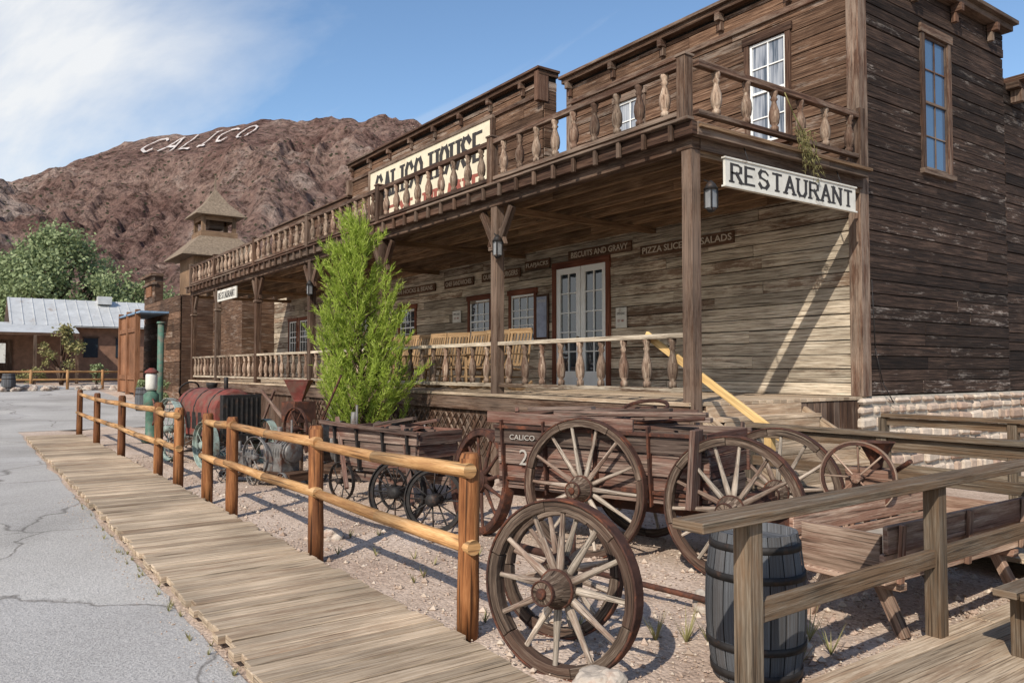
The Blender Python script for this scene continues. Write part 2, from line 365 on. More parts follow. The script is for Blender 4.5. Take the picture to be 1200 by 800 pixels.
# hill
import bisect
Hs=[(-900,30),(-600,48),(-400,70),(-300,88),(-259,97),(-216,109),(-173,121),(-117,128),(-69,129),(-52,124),(-17,108),(43,80),(150,55),(400,35),(900,25)]
def Hf(s):
    i=max(1,min(len(Hs)-1,bisect.bisect([h[0] for h in Hs],s)))
    a,b=Hs[i-1],Hs[i];t=(s-a[0])/(b[0]-a[0]);t=max(0,min(1,t));t=t*t*(3-2*t)*.5+t*.5
    return a[1]+(b[1]-a[1])*t
def hill(s,t):
    u=(t-135)/265
    if u<=0: return 1.2
    p=u**1.2 if u<1 else max(0.2,1-(u-1)*1.1)
    z=Hf(s)*p
    e=min(1,u*1.3)*(max(.16,min(1,(1-u)*3.2)) if u<1 else .3)
    q=noise.noise(Vector((s/50,t/70,3)))*14
    rg=noise.ridged_multi_fractal(Vector(((s+q)/62+t/400,t/150,1.3)),.9,2.2,4,.9,2.0)
    r2=noise.ridged_multi_fractal(Vector(((s-q)/21,t/48,5.3)),.8,2.3,4,.95,2.0)
    # the lettered face is smoother
    fl=max(0,1-max(0,abs(s+150)-34)/14)*max(0,1-max(0,abs(t-374)-20)/14);k=1-.8*fl
    z+=k*((rg-1.0)*23*e+(r2-1.0)*8.5*min(1,u*3)*(max(.3,e)))
    z+=k*noise.fractal(Vector((s/9,t/13,7)),.6,2.1,4)*3.4*min(1,u*2)*(1 if u<.9 else .5)
    return 1.2+max(z,0.0)
mb=MB();ns_,nt_=480,215
for i in range(ns_):
    s=-700+1300*i/(ns_-1)
    s=-120+(s+120)*(.45+.55*abs((s+120)/580)) 
    for j in range(nt_):
        t=125+ (310*j/(nt_-1))
        P=FH*t+RH*s
        mb.v.append((P.x,P.y,hill(s,t)))
for i in range(ns_-1):
    for j in range(nt_-1):
        a=i*nt_+j;mb.face((a,a+nt_,a+nt_+1,a+1),[(0,0)]*4,0,False)
finish(mb,'hill',[M_hill])
strokes={'C':[[(.9,.85),(.6,1),(.2,.9),(0,.5),(.2,.1),(.6,0),(.9,.15)]],'A':[[(0,0),(.45,1),(.9,0)],[(.2,.38),(.7,.38)]],'L':[[(0,1),(0,0),(.75,0)]],
'I':[[(.25,0),(.25,1)],[(0,0),(.5,0)],[(0,1),(.5,1)]],'O':[[(.45,1),(.1,.85),(0,.5),(.1,.15),(.45,0),(.8,.15),(.9,.5),(.8,.85),(.45,1)]]}
mb=MB();sx=-174
def hp(s,t): 
    z=max(hill(s+a,t+b) for a,b in ((0,0),(.8,0),(-.8,0),(0,1.2),(0,-1.2)))
    P=FH*t+RH*s;return Vector((P.x,P.y,z+.3))
for ch,wd in zip('CALICO',(1.1,1.1,1,.75,1.1,1)):
    for st in strokes[ch]:
        for (a,b),(c,d) in zip(st[:-1],st[1:]):
            n=10
            for k in range(n):
                q=[]
                for kk in (k,k+1):
                    f=kk/n
                    s=sx+(a+(c-a)*f)*6.6;t=363+(b+(d-b)*f)*23
                    q.append((s,t))
                ds=q[1][0]-q[0][0];dt=(q[1][1]-q[0][1])/3;l=math.hypot(ds,dt) or 1
                w_=.40
                nx=-dt/l*w_;ny=ds/l*w_*3
                I=[]
                for (s,t),g in ((q[0],1),(q[0],-1),(q[1],-1),(q[1],1)):
                    p=hp(s+nx*g,t+ny*g);mb.v.append(tuple(p));I.append(len(mb.v)-1)
                mb.face(tuple(I),[(0,0)]*4,0)
    sx+=wd*8.8
finish(mb,'hillside_letters',[M_letters])
# ---------------------------------------------------------------- boardwalk
mb=MB()
x=-1.2
while x>-22.3:
    w=U(.11,.15);sk=(-x)*.010
    mb.box((x-w/2,1.93+sk+U(-.02,.02),.062+U(-.005,.005)),(w-.009,1.2+U(-.04,.04),.05),0,Matrix.Rotation(U(-.008,.008),3,'Z')@Matrix.Rotation(U(-.006,.006),3,'X'))
    x-=w
for y in (1.5,1.95,2.4): mb.beam((-1,y,.016),(-22.3,y+.22,.016),.08,.05,0)
finish(mb,'boardwalk',[W_walk],bevel=.004)
mb=MB()
def stone(c,r,m=0,n=0):
    ids=[]
    for d in ((1,0,0),(0,1,0),(-1,0,0),(0,-1,0),(0,0,1),(0,0,-1)):
        k=r*U(.6,1.15);ids.append(mb.addv((c[0]+d[0]*k,c[1]+d[1]*k,c[2]+d[2]*k*.7)))
    for a,b in ((0,1),(1,2),(2,3),(3,0)):
        mb.face((ids[a],ids[b],ids[4]),[(0,0)]*3,m);mb.face((ids[b],ids[a],ids[5]),[(0,0)]*3,m)
for i in range(12000):
    x=-2.5-(R()**1.6)*14;y=U(2.62,7)
    stone((x,y,.002+noise.noise(Vector((x*.9,y*.9,0)))*.05),U(.005,.017) if R()<.94 else U(.02,.045))
for i in range(900):
    x=U(-12,-1);stone((x,1.25+(-x)*.01+random.gauss(0,.09),.008),U(.003,.011))
finish(mb,'gravel',[M_stone])
def rock(name,c,r,seed=0,mat=M_rock,sq=.7):
    bpy.ops.mesh.primitive_ico_sphere_add(subdivisions=4,radius=r,location=c)
    o=bpy.context.object;o.name=name
    for v in o.data.vertices:
        k=1+noise.noise(v.co*1.1/r+Vector((seed,0,0)))*.5+noise.noise(v.co*4/r+Vector((seed,0,0)))*.12
        v.co=Vector((v.co.x*k,v.co.y*k,v.co.z*k*sq))
    o.data.materials.append(mat);return o
rock('rock',(-3.02,2.72,.08),.15,3)
rock('rock',(-7.6,3.2,.02),.1,5);rock('rock',(-2.9,4.15,.05),.1,9);rock('rock',(-5.2,3.6,.03),.07,11);rock('rock',(-3.8,4.4,.04),.12,12)
# ---------------------------------------------------------------- log fence
def fence():
    P=[-4.25,-6.76,-9.31,-10.37,-11.9,-13.2,-16.4,-19.4,-22.2]
    root=empty('log_fence')
    mb=MB()
    for i,x in enumerate(P):
        yy=2.69;h=1.2+U(-.03,.04);lean=U(-.02,.02)
        mb.lathe([(.068,0),(.071,.3),(.066,.6),(.068,.9),(.064,h-.03),(.05,h)],Matrix.Translation((x,yy,gz(x)-.03))@Matrix.Rotation(lean,4,'Y')@Matrix.Rotation(R(),4,'Z'),14,0)
    finish(mb,'posts',[W_fence],root)
    mb=MB()
    for i in range(len(P)-1):
        if i==3: continue
        for z in (1.05,.6):
            a=(P[i]+.1,2.66+U(-.02,.02),z+gz(P[i])+U(-.02,.02));b=(P[i+1]-.1,2.66+U(-.02,.02),z+gz(P[i+1])+U(-.02,.02))
            m1=(Vector(a)+Vector(b))/2+Vector((0,U(-.02,.02),-.015))
            mb.cyl(a,m1,.048,.045,12,0);mb.cyl(m1,b,.045,.038,12,0)
    finish(mb,'rails',[W_rail],root)
fence()
# ---------------------------------------------------------------- building
YW=10.8;XC=-6.4;YP=7.2;ZF=1.3
bld=empty('western_restaurant_building')
BM=[W_front,W_upper,W_side,W_trim,W_redtrim,M_white,G_dark,G_curt,G_blue,M_mortar,M_roofdk,W_post,M_gap]
def wb(mb,fr,u0,u1,z0,z1,o0,o1,m):
    if fr[0]=='F': mb.bb(u0,u1,fr[1]-o1,fr[1]-o0,z0,z1,m)
    else: mb.bb(fr[1]+o0,fr[1]+o1,u0,u1,z0,z1,m)
def planks(mb,fr,u0,u1,z0,z1,h,ops,m,th=.035):
    z=z0
    while z<z1-.03:
        hh=min(h*U(.9,1.1),z1-z);zm=z+hh/2
        iv=[(u0,u1)]
        for a,b,c,d in ops:
            if c<zm<d:
                nv=[]
                for p,q in iv:
                    if b<=p or a>=q: nv.append((p,q))
                    else:
                        if a>p: nv.append((p,a))
                        if b<q: nv.append((b,q))
                iv=nv
        for p,q in iv:
            x=p
            while x<q-.01:
                e=x+U(1.6,4.2)
                if q-e<.6:e=q
                o=U(-.008,.012)
                o1=th+o;tl=U(.0,.03);gp=U(.008,.02)
                if fr[0]=='F': c=((x+e)/2,fr[1]-o1/2,z+hh/2);sz=(e-x-.006,o1,hh-gp);Rm=Matrix.Rotation(U(-.0025,.0025),3,'Y')@Matrix.Rotation(tl,3,'X')
                else: c=(fr[1]+o1/2,(x+e)/2,z+hh/2);sz=(o1,e-x-.006,hh-gp);Rm=Matrix.Rotation(U(-.0025,.0025),3,'X')@Matrix.Rotation(tl,3,'Y')
                mb.box(c,sz,m,Rm)
                x=e
        z+=hh
def window(mb,fr,u0,u1,z0,z1,nx,nzz,g,trim=3,tw=.1,sash=5,mid=True):
    wb(mb,fr,u0,u1,z0,z1,.004,.012,g)
    s=.04
    for a,b,c,d in ((u0,u0+s,z0,z1),(u1-s,u1,z0,z1),(u0+s,u1-s,z0,z0+s),(u0+s,u1-s,z1-s,z1)): wb(mb,fr,a,b,c,d,.013,.04,sash)
    if mid: wb(mb,fr,u0+s,u1-s,(z0+z1)/2-.02,(z0+z1)/2+.02,.013,.045,sash)
    for i in range(1,nx):
        u=u0+(u1-u0)*i/nx; wb(mb,fr,u-.011,u+.011,z0+s,z1-s,.014,.032,sash)
    for i in range(1,nzz):
        z=z0+(z1-z0)*i/nzz; wb(mb,fr,u0+s,u1-s,z-.011,z+.011,.0145,.0315,sash)
    wb(mb,fr,u0-tw,u0-.001,z0-.02,z1+.01,0,.07,trim);wb(mb,fr,u1+.001,u1+tw,z0-.02,z1+.01,0,.07,trim)
    wb(mb,fr,u0-tw-.03,u1+tw+.03,z1+.011,z1+tw+.04,0,.085,trim)
    wb(mb,fr,u0-tw-.04,u1+tw+.04,z0-.1,z0-.021,0,.11,trim)
F=('F',YW);S=('S',XC)
mb=MB()
mb.bb(-31.7,XC-.001,YW,22,.0,4.6,12)
mb.bb(-13.0,XC-.001,YW+.0,15.5,4.6,7.9,12)
mb.bb(-13.0,XC-.3,15.5,22,4.6,6.9,10)
mb.bb(-24.15,-13.9,YW,YW+.35,4.6,8.4,12)
mb.bb(-31.7,-24.3,YW,YW+.35,4.6,7.3,12)
mb.bb(-31.7,-13.0,YW+.36,21,4.6,6.1,10)
mb.bb(-13.9,-13.0,YW+.05,YW+.36,4.6,6.2,11)
finish(mb,'wall_core',BM,bld)
mb=MB()
lw=[(-16.9,-16.0,2.35,3.4),(-15.1,-14.2,2.35,3.4),(-20.7,-19.8,2.35,3.4),(-29.9,-29.1,2.3,3.5),(-28.8,-28.0,2.3,3.5),(-23.6,-22.8,2.35,3.4)]
door=(-13.4,-11.8,1.3,3.85)
planks(mb,F,-31.7,XC,ZF,4.55,.2,lw+[door],0)
finish(mb,'porch_wall_siding',BM,bld,bevel=.003)
mb=MB()
uw=[(-8.27,-7.58,5.38,7.05),(-11.45,-10.78,5.38,6.95)]
planks(mb,F,-13.0,XC,4.56,7.75,.21,uw,1)
planks(mb,F,-24.15,-13.9,4.56,8.2,.21,[],1)
planks(mb,F,-31.7,-24.3,4.56,7.1,.21,[(-28.4,-27.6,5.2,6.6)],1)
planks(mb,('S',-13.9),YW,YW+.35,4.6,8.2,.21,[],1,.02)
planks(mb,('S',-24.3),YW+.01,YW+.35,4.6,7.1,.21,[],1,.02)
finish(mb,'upper_wall_siding',BM,bld,bevel=.003)
mb=MB()
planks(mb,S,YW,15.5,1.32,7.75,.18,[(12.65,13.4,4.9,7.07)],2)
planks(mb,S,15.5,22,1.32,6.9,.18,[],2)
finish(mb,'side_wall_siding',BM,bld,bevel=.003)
mb=MB()
for a,b,c,d in lw: window(mb,F,a,b,c,d,3,3,6,4,.09)
window(mb,F,*uw[0],2,4,7,3,sash=5);window(mb,F,*uw[1],2,4,7,3)
window(mb,F,-28.4,-27.6,5.2,6.6,2,4,6,3)
window(mb,S,12.65,13.4,4.9,7.07,2,4,8,3,.11,sash=3)
d0,d1,dz0,dz1=door
wb(mb,F,d0-.12,d0,dz0,dz1,0,.08,4);wb(mb,F,d1,d1+.12,dz0,dz1,0,.08,4);wb(mb,F,d0-.12,d1+.12,dz1,dz1+.14,0,.09,4)
dm=(d0+d1)/2
for a,b in ((d0,dm-.01),(dm+.01,d1)):
    wb(mb,F,a,b,dz0,dz0+.35,.012,.05,5)
    wb(mb,F,a,a+.13,dz0+.35,dz1,.012,.05,5);wb(mb,F,b-.13,b,dz0+.35,dz1,.012,.05,5);wb(mb,F,a+.13,b-.13,dz1-.13,dz1,.012,.05,5)
    wb(mb,F,a+.13,b-.13,dz0+.35,dz1-.13,.004,.014,6)
    mid=(a+b)/2;wb(mb,F,mid-.013,mid+.013,dz0+.35,dz1-.13,.015,.043,5)
    for i in range(1,5):
        z=dz0+.35+(dz1-.13-dz0-.35)*i/5;wb(mb,F,a+.13,b-.13,z-.013,z+.013,.0155,.0425,5)
mb.cyl((dm-.06,YW-.1,dz0+1.05),(dm-.06,YW-.05,dz0+1.05),.03,.03,8,10)
finish(mb,'windows_and_doors',BM,bld,bevel=.003)
mb=MB()
mb.bb(XC-.12,XC+.075,YW-.085,YW+.14,1.3,7.8,3)
wb(mb,F,-13.0-.02,-12.86,4.56,7.75,.05,.075,3)
def cornice(mb,x0,x1,zt,dep=.24,step=1.35,y=YW):
    x=x0-.1
    while x<x1+.1:
        e=min(x+U(1.8,3.4),x1+.1);mb.bb(x,e-.004,y-dep,y+.4,zt-.06+U(-.004,.004),zt,3);x=e
    mb.bb(x0-.06,x1+.06,y-dep+.06,y+.38,zt-.16,zt-.066,11)
    mb.bb(x0,x1,y-.085,y,zt-.62,zt-.52,3)
    x=x0+.12
    while x<x1:
        mb.bb(x-.05,x+.05,y-.2,y-.05,zt-.30,zt-.162,3)
        mb.bb(x-.04,x+.04,y-.13,y-.05,zt-.46,zt-.302,3)
        x+=step
cornice(mb,-13.0,XC,7.96);cornice(mb,-24.15,-13.9,8.45);cornice(mb,-31.7,-24.3,7.4)
mb.bb(-24.3,-24.1,YW-.2,YW+.1,7.4,7.9,3);mb.bb(-14.0,-13.85,YW-.2,YW+.1,7.7,8.38,3)
mb.bb(XC-.4,XC+.28,YW-.2,15.6,7.892,7.963,3);mb.bb(XC-.3,XC+.2,YW-.1,15.55,7.78,7.888,11)
y=YW+.2
while y<15.5:
    mb.bb(XC+.05,XC+.23,y-.05,y+.05,7.64,7.778,3);mb.bb(XC+.05,XC+.14,y-.04,y+.04,7.48,7.638,3);y+=1.3
mb.bb(XC-.4,XC+.35,15.62,22.2,6.9,7.0,3);mb.bb(XC-.3,XC+.25,15.6,22.1,6.78,6.897,11)
y=15.8
while y<22: mb.bb(XC+.05,XC+.25,y-.06,y+.06,6.55,6.778,3);y+=1.1
finish(mb,'cornices',BM,bld,bevel=.006)
mb=MB()
mb.bb(XC-.3,XC+.06,YW-.1,22,-.1,1.3,1)
z=.0
while z<1.25:
    h=U(.14,.24);h=min(h,1.29-z);y=YW-.14+U(-.1,0)
    while y<22:
        l=U(.18,.45);o=U(.08,.14);hh=h*U(.85,1.0)
        mb.box((XC+o-.1,y+l/2,z+h/2),(.2,l-.03,hh-.025),0,Matrix.Rotation(U(-.09,.09),3,'X')@Matrix.Rotation(U(-.06,.06),3,'Z'));y+=l
    z+=h
finish(mb,'stone_foundation',[M_stone,M_mortar],bld,bevel=.035)
PX=[-6.4,-10.49,-14.6,-18.5,-22.6,-26.7,-29.8]
mb=MB()
y=YP-.12
while y<YW:
    x=-30
    while x<XC-.01:
        e=min(x+U(3,5),XC+.05)
        if XC-e<.8:e=XC+.05
        mb.bb(x,e-.004,y,y+.14,ZF-.045,ZF+U(-.002,.003),0);x=e
    y+=.145
finish(mb,'porch_floor',[W_walk],bld,bevel=.003)
mb=MB()
mb.bb(-30,XC+.03,YP-.1,YP-.03,ZF-.28,ZF-.05,11)
x=-30
while x<XC:
    w=U(.13,.17);mb.bb(x,x+w-.008,YP-.03,YP+U(0,.012),.0,ZF-.285,11);x+=w
y=YP
while y<YW-.1:
    w=.15;mb.bb(XC-.0,XC+.03,y,y+w-.008,.0,ZF-.05,11);y+=w
for i in range(60):
    x=-19+i*.2
    mb.beam((x,YP-.06,.95),(x+.55,YP-.06,.3),.015,.035,3,(0,1,0));mb.beam((x,YP-.075,.3),(x+.55,YP-.075,.95),.015,.035,3,(0,1,0))
for i,x in enumerate(PX):
    mb.bb(x-.08,x+.08,YP-.08,YP+.08,0,4.31,11)
    if i>0:
        for sg in (-1,1):
            mb.beam((x+sg*.07,YP,3.72),(x+sg*.42,YP,4.27),.09,.12,11)
            mb.beam((x+sg*.1,YP,3.95),(x+sg*.22,YP,3.68),.07,.06,11)
        mb.bb(x-.11,x+.11,YP-.11,YP+.11,3.6,3.66,3)
def seg(mb,x0,x1,y0,y1,z0,z1,m,axis=0,lo=2.2,hi=4.2,j=.006):
    a,b=(x0,x1) if axis==0 else (y0,y1);p=a
    while p<b-.01:
        e=p+U(lo,hi)
        if b-e<.8:e=b
        d=U(-j,j)
        if axis==0: mb.bb(p,e-.004,y0+d,y1+d,z0,z1,m)
        else: mb.bb(x0+d,x1+d,p,e-.004,z0,z1,m)
        p=e
mb.bb(-30,XC+.09,YP-.09,YP+.06,4.31,4.5,11)
seg(mb,-30.1,XC+.2,YP-.2,YP-.11,4.44,4.6,3)
seg(mb,-30.1,XC+.2,YP-.27,YP-.15,4.602,4.64,3)
seg(mb,XC+.111,XC+.2,YP-.1,YW-.08,4.44,4.6,3,1);mb.bb(XC-.05,XC+.1,YP+.062,YW-.05,4.31,4.5,11)
x=-29.9
while x<XC: mb.bb(x-.03,x+.03,YP-.26,YP-.212,4.4,4.6,11);x+=.45
finish(mb,'porch_timbers',BM,bld,bevel=.006)
mb=MB()
y=YP+.5
while y<YW-.1: seg(mb,-30,XC-.06,y-.035,y+.035,4.34,4.53,0);y+=.5
for x in PX: mb.bb(x-.06,x+.06,YP+.08,YW-.04,4.24,4.339,0)
x=-30
while x<XC+.1:
    w=U(.16,.2);mb.bb(x,x+w-.006,YP-.09,YW-.04,4.531,4.57,0);x+=w
finish(mb,'balcony_floor',[W_ceil],bld)
BP=[(.045,0),(.045,.06),(.028,.075),(.05,.11),(.06,.2),(.055,.28),(.03,.38),(.026,.42),(.042,.45),(.028,.48),(.045,.52),(.045,.56)]
def baluster(mb,x,y,z,h,k=1.0,m=0):
    f=h/.56
    mb.lathe([(r*k,zz*f) for r,zz in BP],Matrix.Translation((x,y,z))@Matrix.Rotation(U(-.02,.02),4,'X')@Matrix.Rotation(U(-.02,.02),4,'Y'),8,m)
mb=MB()
for i in range(len(PX)-1):
    a,b=PX[i+1]+.1,PX[i]-.1;n=max(2,int(round((b-a)/.42)))
    for k in range(n):
        x=a+(b-a)*(k+.5)/n+U(-.02,.02)
        baluster(mb,x,YP-.1,4.78,.52,1.2);baluster(mb,x,YP,1.47,.6,1.1)
for k in range(6): baluster(mb,XC+.1,YP+.35+k*.57,4.78,.52,1.2)
finish(mb,'turned_balusters',[W_bal],bld)
mb=MB()
for x in PX:
    mb.bb(x-.07,x+.07,YP-.17,YP-.03,4.645,5.42,11);mb.bb(x-.085,x+.085,YP-.185,YP-.015,5.42,5.45,3)
for i in range(len(PX)-1):
    a,b=PX[i+1]+.071,PX[i]-.071
    mb.bb(a,b,YP-.15,YP-.05,5.3,5.38,3);mb.bb(a,b,YP-.145,YP-.055,4.72,4.78,3)
    a,b=PX[i+1]+.081,PX[i]-.081
    mb.bb(a,b,YP-.055,YP+.055,2.07,2.13,0);mb.bb(a,b,YP-.035,YP+.035,1.41,1.47,0)
mb.bb(XC+.05,XC+.15,YP-.02,YW-.1,5.3,5.38,3);mb.bb(XC+.055,XC+.145,YP-.02,YW-.1,4.72,4.78,3)
mb.bb(XC+.03,XC+.17,YW-.22,YW-.095,4.61,5.45,11)
finish(mb,'balcony_and_porch_rails',BM,bld,bevel=.005)
# ---------------------------------------------------------------- text & signs
def text(body,w,h,loc,rot,mat,parent,name='lettering',ex=.004,bold=0):
    cu=bpy.data.curves.new(name,'FONT');cu.body=body;cu.align_x='CENTER';cu.align_y='CENTER';cu.extrude=ex;cu.offset=bold;cu.resolution_u=3
    o=bpy.data.objects.new(name,cu);sc.collection.objects.link(o);cu.materials.append(mat)
    bpy.context.view_layer.update();d=o.dimensions
    o.location=loc;o.rotation_euler=rot;o.scale=(w/d.x,h/d.y,1);o.parent=parent
    return o
SL={'R':[[(0,0),(0,1),(.6,1),(.85,.88),(.85,.62),(.6,.5),(0,.5)],[(.45,.5),(.9,0)]],'E':[[(.85,1),(0,1),(0,0),(.85,0)],[(0,.5),(.6,.5)]],
'S':[[(.85,.82),(.6,1),(.2,1),(0,.8),(.1,.6),(.75,.42),(.88,.22),(.65,0),(.2,0),(0,.2)]],'T':[[(0,1),(.9,1)],[(.45,1),(.45,0)]],
'A':[[(0,0),(.45,1),(.9,0)],[(.18,.36),(.72,.36)]],'U':[[(0,1),(0,.25),(.2,0),(.65,0),(.85,.25),(.85,1)]],'N':[[(0,0),(0,1),(.85,0),(.85,1)]],
'C':[[(.85,.78),(.62,1),(.22,1),(0,.75),(0,.25),(.22,0),(.62,0),(.85,.22)]],'L':[[(0,1),(0,0),(.8,0),(.8,.15)]],'I':[[(.3,1),(.3,0)]],
'O':[[(.22,1),(.63,1),(.85,.75),(.85,.25),(.63,0),(.22,0),(0,.25),(0,.75),(.22,1)]],'H':[[(0,1),(0,0)],[(.85,1),(.85,0)],[(0,.5),(.85,.5)]]}
SERIF={'R':[(0,0),(.9,0)],'T':[(.45,0)],'A':[(0,0),(.9,0)],'U':[(0,1),(.85,1)],'N':[(0,0),(0,1),(.85,1)],'I':[(.3,0),(.3,1)],'H':[(0,0),(0,1),(.85,0),(.85,1)],'L':[(0,1)]}
def slab(body,w,h,M,mat,parent,name='lettering',th=.16):
    mb=MB(M);adv=[.55 if c=='I' else (.6 if c==' ' else 1.0) for c in body];tot=sum(adv);cw=w/tot;x=-w/2;lw=cw*.76;k=0
    for ch,a in zip(body,adv):
        if ch!=' ':
            x0=x+cw*a*.5-(.3 if ch=='I' else .43)*lw
            for st in SL[ch]:
                for (p,q),(r_,s_) in zip(st[:-1],st[1:]):
                    k+=1
                    A=Vector((x0+p*lw,(q-.5)*h*.86,0));B=Vector((x0+r_*lw,(s_-.5)*h*.86,0));d=(B-A).normalized()
                    t=th*h*(1.3 if abs(d.y)>.6 else .65)
                    mb.beam(A-d*t*.3,B+d*t*.3,t,.004+.0006*(k%5),0,(0,0,1))
            for p,q in SERIF.get(ch,[]):
                k+=1;mb.box((x0+p*lw,(q-.5)*h*.9,0),(th*h*2.6,th*h*.55,.0035+.0006*(k%5)))
        x+=cw*a
    return finish(mb,name,[mat],parent)
def MF(x,y,z): return Matrix.Translation((x,y,z))@Matrix.Rotation(math.pi/2,4,'X')
def MSd(x,y,z): return Matrix.Translation((x,y,z))@Matrix.Rotation(math.pi/2,4,'Z')@Matrix.Rotation(math.pi/2,4,'X')
RF=(math.pi/2,0,0)
mb=MB();mb.bb(-22.6,-15.85,YW-.12,YW-.05,5.0,7.8,0)
for a,b,c,d in ((-22.7,-15.75,7.8,7.88),(-22.7,-15.75,4.92,5.0),(-22.7,-22.6,5.0,7.8),(-15.85,-15.75,5.0,7.8)): mb.bb(a,b,YW-.15,YW-.05,c,d,1)
sg=finish(mb,'calico_house_sign',[M_cream,W_trim])
slab('CALICO HOUSE',6.1,.78,MF(-19.2,YW-.125,7.25),M_txtdark,sg)
slab('RESTAURANT',5.7,.78,MF(-19.2,YW-.125,6.2),M_txtred,sg)
mb=MB();mb.bb(XC+.21,XC+.245,YP+.33,YP+3.1,3.9,4.22,0)
for a,b,c,d in ((YP+.31,YP+3.12,4.22,4.24),(YP+.31,YP+3.12,3.88,3.9)): mb.bb(XC+.2,XC+.26,a,b,c,d,0)
for y in (YP+.8,YP+2.8): mb.cyl((XC+.22,y,4.24),(XC+.15,y,4.45),.008,.008,5,1)
sg=finish(mb,'restaurant_sign',[M_whsign,iron_dark])
slab('RESTAURANT',2.65,.24,MSd(XC+.247,YP+1.72,4.06),M_txtdark,sg)
mb=MB();mb.bb(-26.2,-24.2,YP-.16,YP-.12,3.85,4.2,0)
sg=finish(mb,'restaurant_sign',[M_whsign])
slab('RESTAURANT',1.8,.2,MF(-25.2,YP-.163,4.02),M_txtdark,sg)
for body,a,b,z in (('SALADS',-9.35,-8.6,3.92),('PIZZA SLICES',-10.8,-9.6,3.92),('BISCUITS AND GRAVY',-12.95,-11.05,4.08),('FLAPJACKS',-14.5,-13.6,4.03),('OUR HAMBURGERS',-16.3,-14.7,3.93),('CHEF SANDWICHES',-18.1,-16.7,3.91),('HAM HOCKS & BEANS',-21.1,-18.6,3.91),('ICE FOR SALE',-23.4,-21.6,3.91),('SARSAPARILLA',-25.8,-23.8,3.91),('BEVERAGES',-28.2,-26.3,3.91)):
    mb=MB();mb.bb(a,b,YW-.09,YW-.055,z-.1,z+.11,0)
    sg=finish(mb,'menu_board_sign',[W_upper]);text(body,(b-a)*.9,.12,((a+b)/2,YW-.093,z+.005),RF,M_txtlt,sg,ex=.002,bold=.01)
mb=MB();mb.bb(-14.1,-13.65,YW-.09,YW-.055,2.35,3.35,0);mb.bb(-14.05,-13.7,YW-.095,YW-.091,2.4,3.3,1)
sg=finish(mb,'notice_board_sign',[W_trim,simple('faded_paper',(.3,.33,.42),.6)])
text('NOTICE',.28,.06,(-13.87,YW-.097,3.2),RF,M_whsign,sg,ex=.001)
for x,z,w_,h_ in ((-11.35,2.5,.3,.4),(-17.5,2.9,.4,.3),(-21.6,2.8,.45,.35)):
    mb=MB();mb.bb(x-w_/2,x+w_/2,YW-.075,YW-.056,z,z+h_,0);sg=finish(mb,'small_wall_sign',[M_whsign]);text('OPEN DAILY',w_*.8,.05,(x,YW-.077,z+h_*.7),RF,M_txtdark,sg,ex=.001);text('EST 1881',w_*.6,.05,(x,YW-.077,z+h_*.35),RF,M_txtred,sg,ex=.001)
M_lg=simple('lantern_glass',(.2,.2,.2),.1)
def lantern(x,y,z):
    mb=MB()
    mb.bb(x-.05,x+.05,y-.05,y+.05,z,z+.22,1)
    mb.lathe([(.09,z+.22),(.05,z+.29),(.01,z+.33)],Matrix.Translation((x,y,0)),8,0)
    mb.lathe([(.03,z-.05),(.07,z)],Matrix.Translation((x,y,0)),8,0)
    for a in (-.05,.05):
        for b in (-.05,.05): mb.bb(x+a-.008,x+a+.008,y+b-.008,y+b+.008,z,z+.22,0)
    mb.beam((x,y,z+.3),(x-.12,y+.02,z+.36),.015,.015,0)
    finish(mb,'wall_lantern',[iron_dark,M_lg])
lantern(XC+.2,YP+.12,3.6);lantern(-10.3,YP-.13,3.5);lantern(-18.3,YP-.13,3.5)
def chair(x,y,ang):
    M=Matrix.Translation((x,y,ZF))@Matrix.Rotation(ang,4,'Z')
    mb=MB(M)
    for s in (-.27,.27):
        pts=[(s,-.42+i*.12,.03+((i-3.5)**2)*.011) for i in range(8)]
        for a,b in zip(pts[:-1],pts[1:]): mb.beam(a,b,.035,.05)
        mb.cyl((s,-.22,.05),(s,-.24,.66),.022,.02,8)
        mb.cyl((s,.22,.06),(s,.42,1.15),.022,.018,8)
        mb.box((s,-.0,.67),(.08,.6,.025))
    for i in range(6): mb.box((0,-.22+i*.085,.42-i*.008),(.54,.07,.022))
    for i in range(6):
        xx=-.2+i*.08;mb.beam((xx,.26,.46),(xx,.41,1.08),.05,.014,0,(0,1,0))
    mb.beam((-.29,.42,1.11),(.29,.42,1.11),.025,.1);mb.beam((-.27,.27,.48),(.27,.27,.48),.025,.05)
    mb.beam((-.27,-.23,.25),(.27,-.23,.25),.02,.03);mb.beam((-.27,.25,.25),(.27,.25,.25),.02,.03)
    finish(mb,'rocking_chair',[W_chair],bevel=.003)
for i in range(8): chair(-16.9+i*.72,8.3+U(-.12,.12),U(-.3,.3)+.25)
for x in (-20.5,-19.4,-18.5): chair(x,8.4,U(-.2,.2))
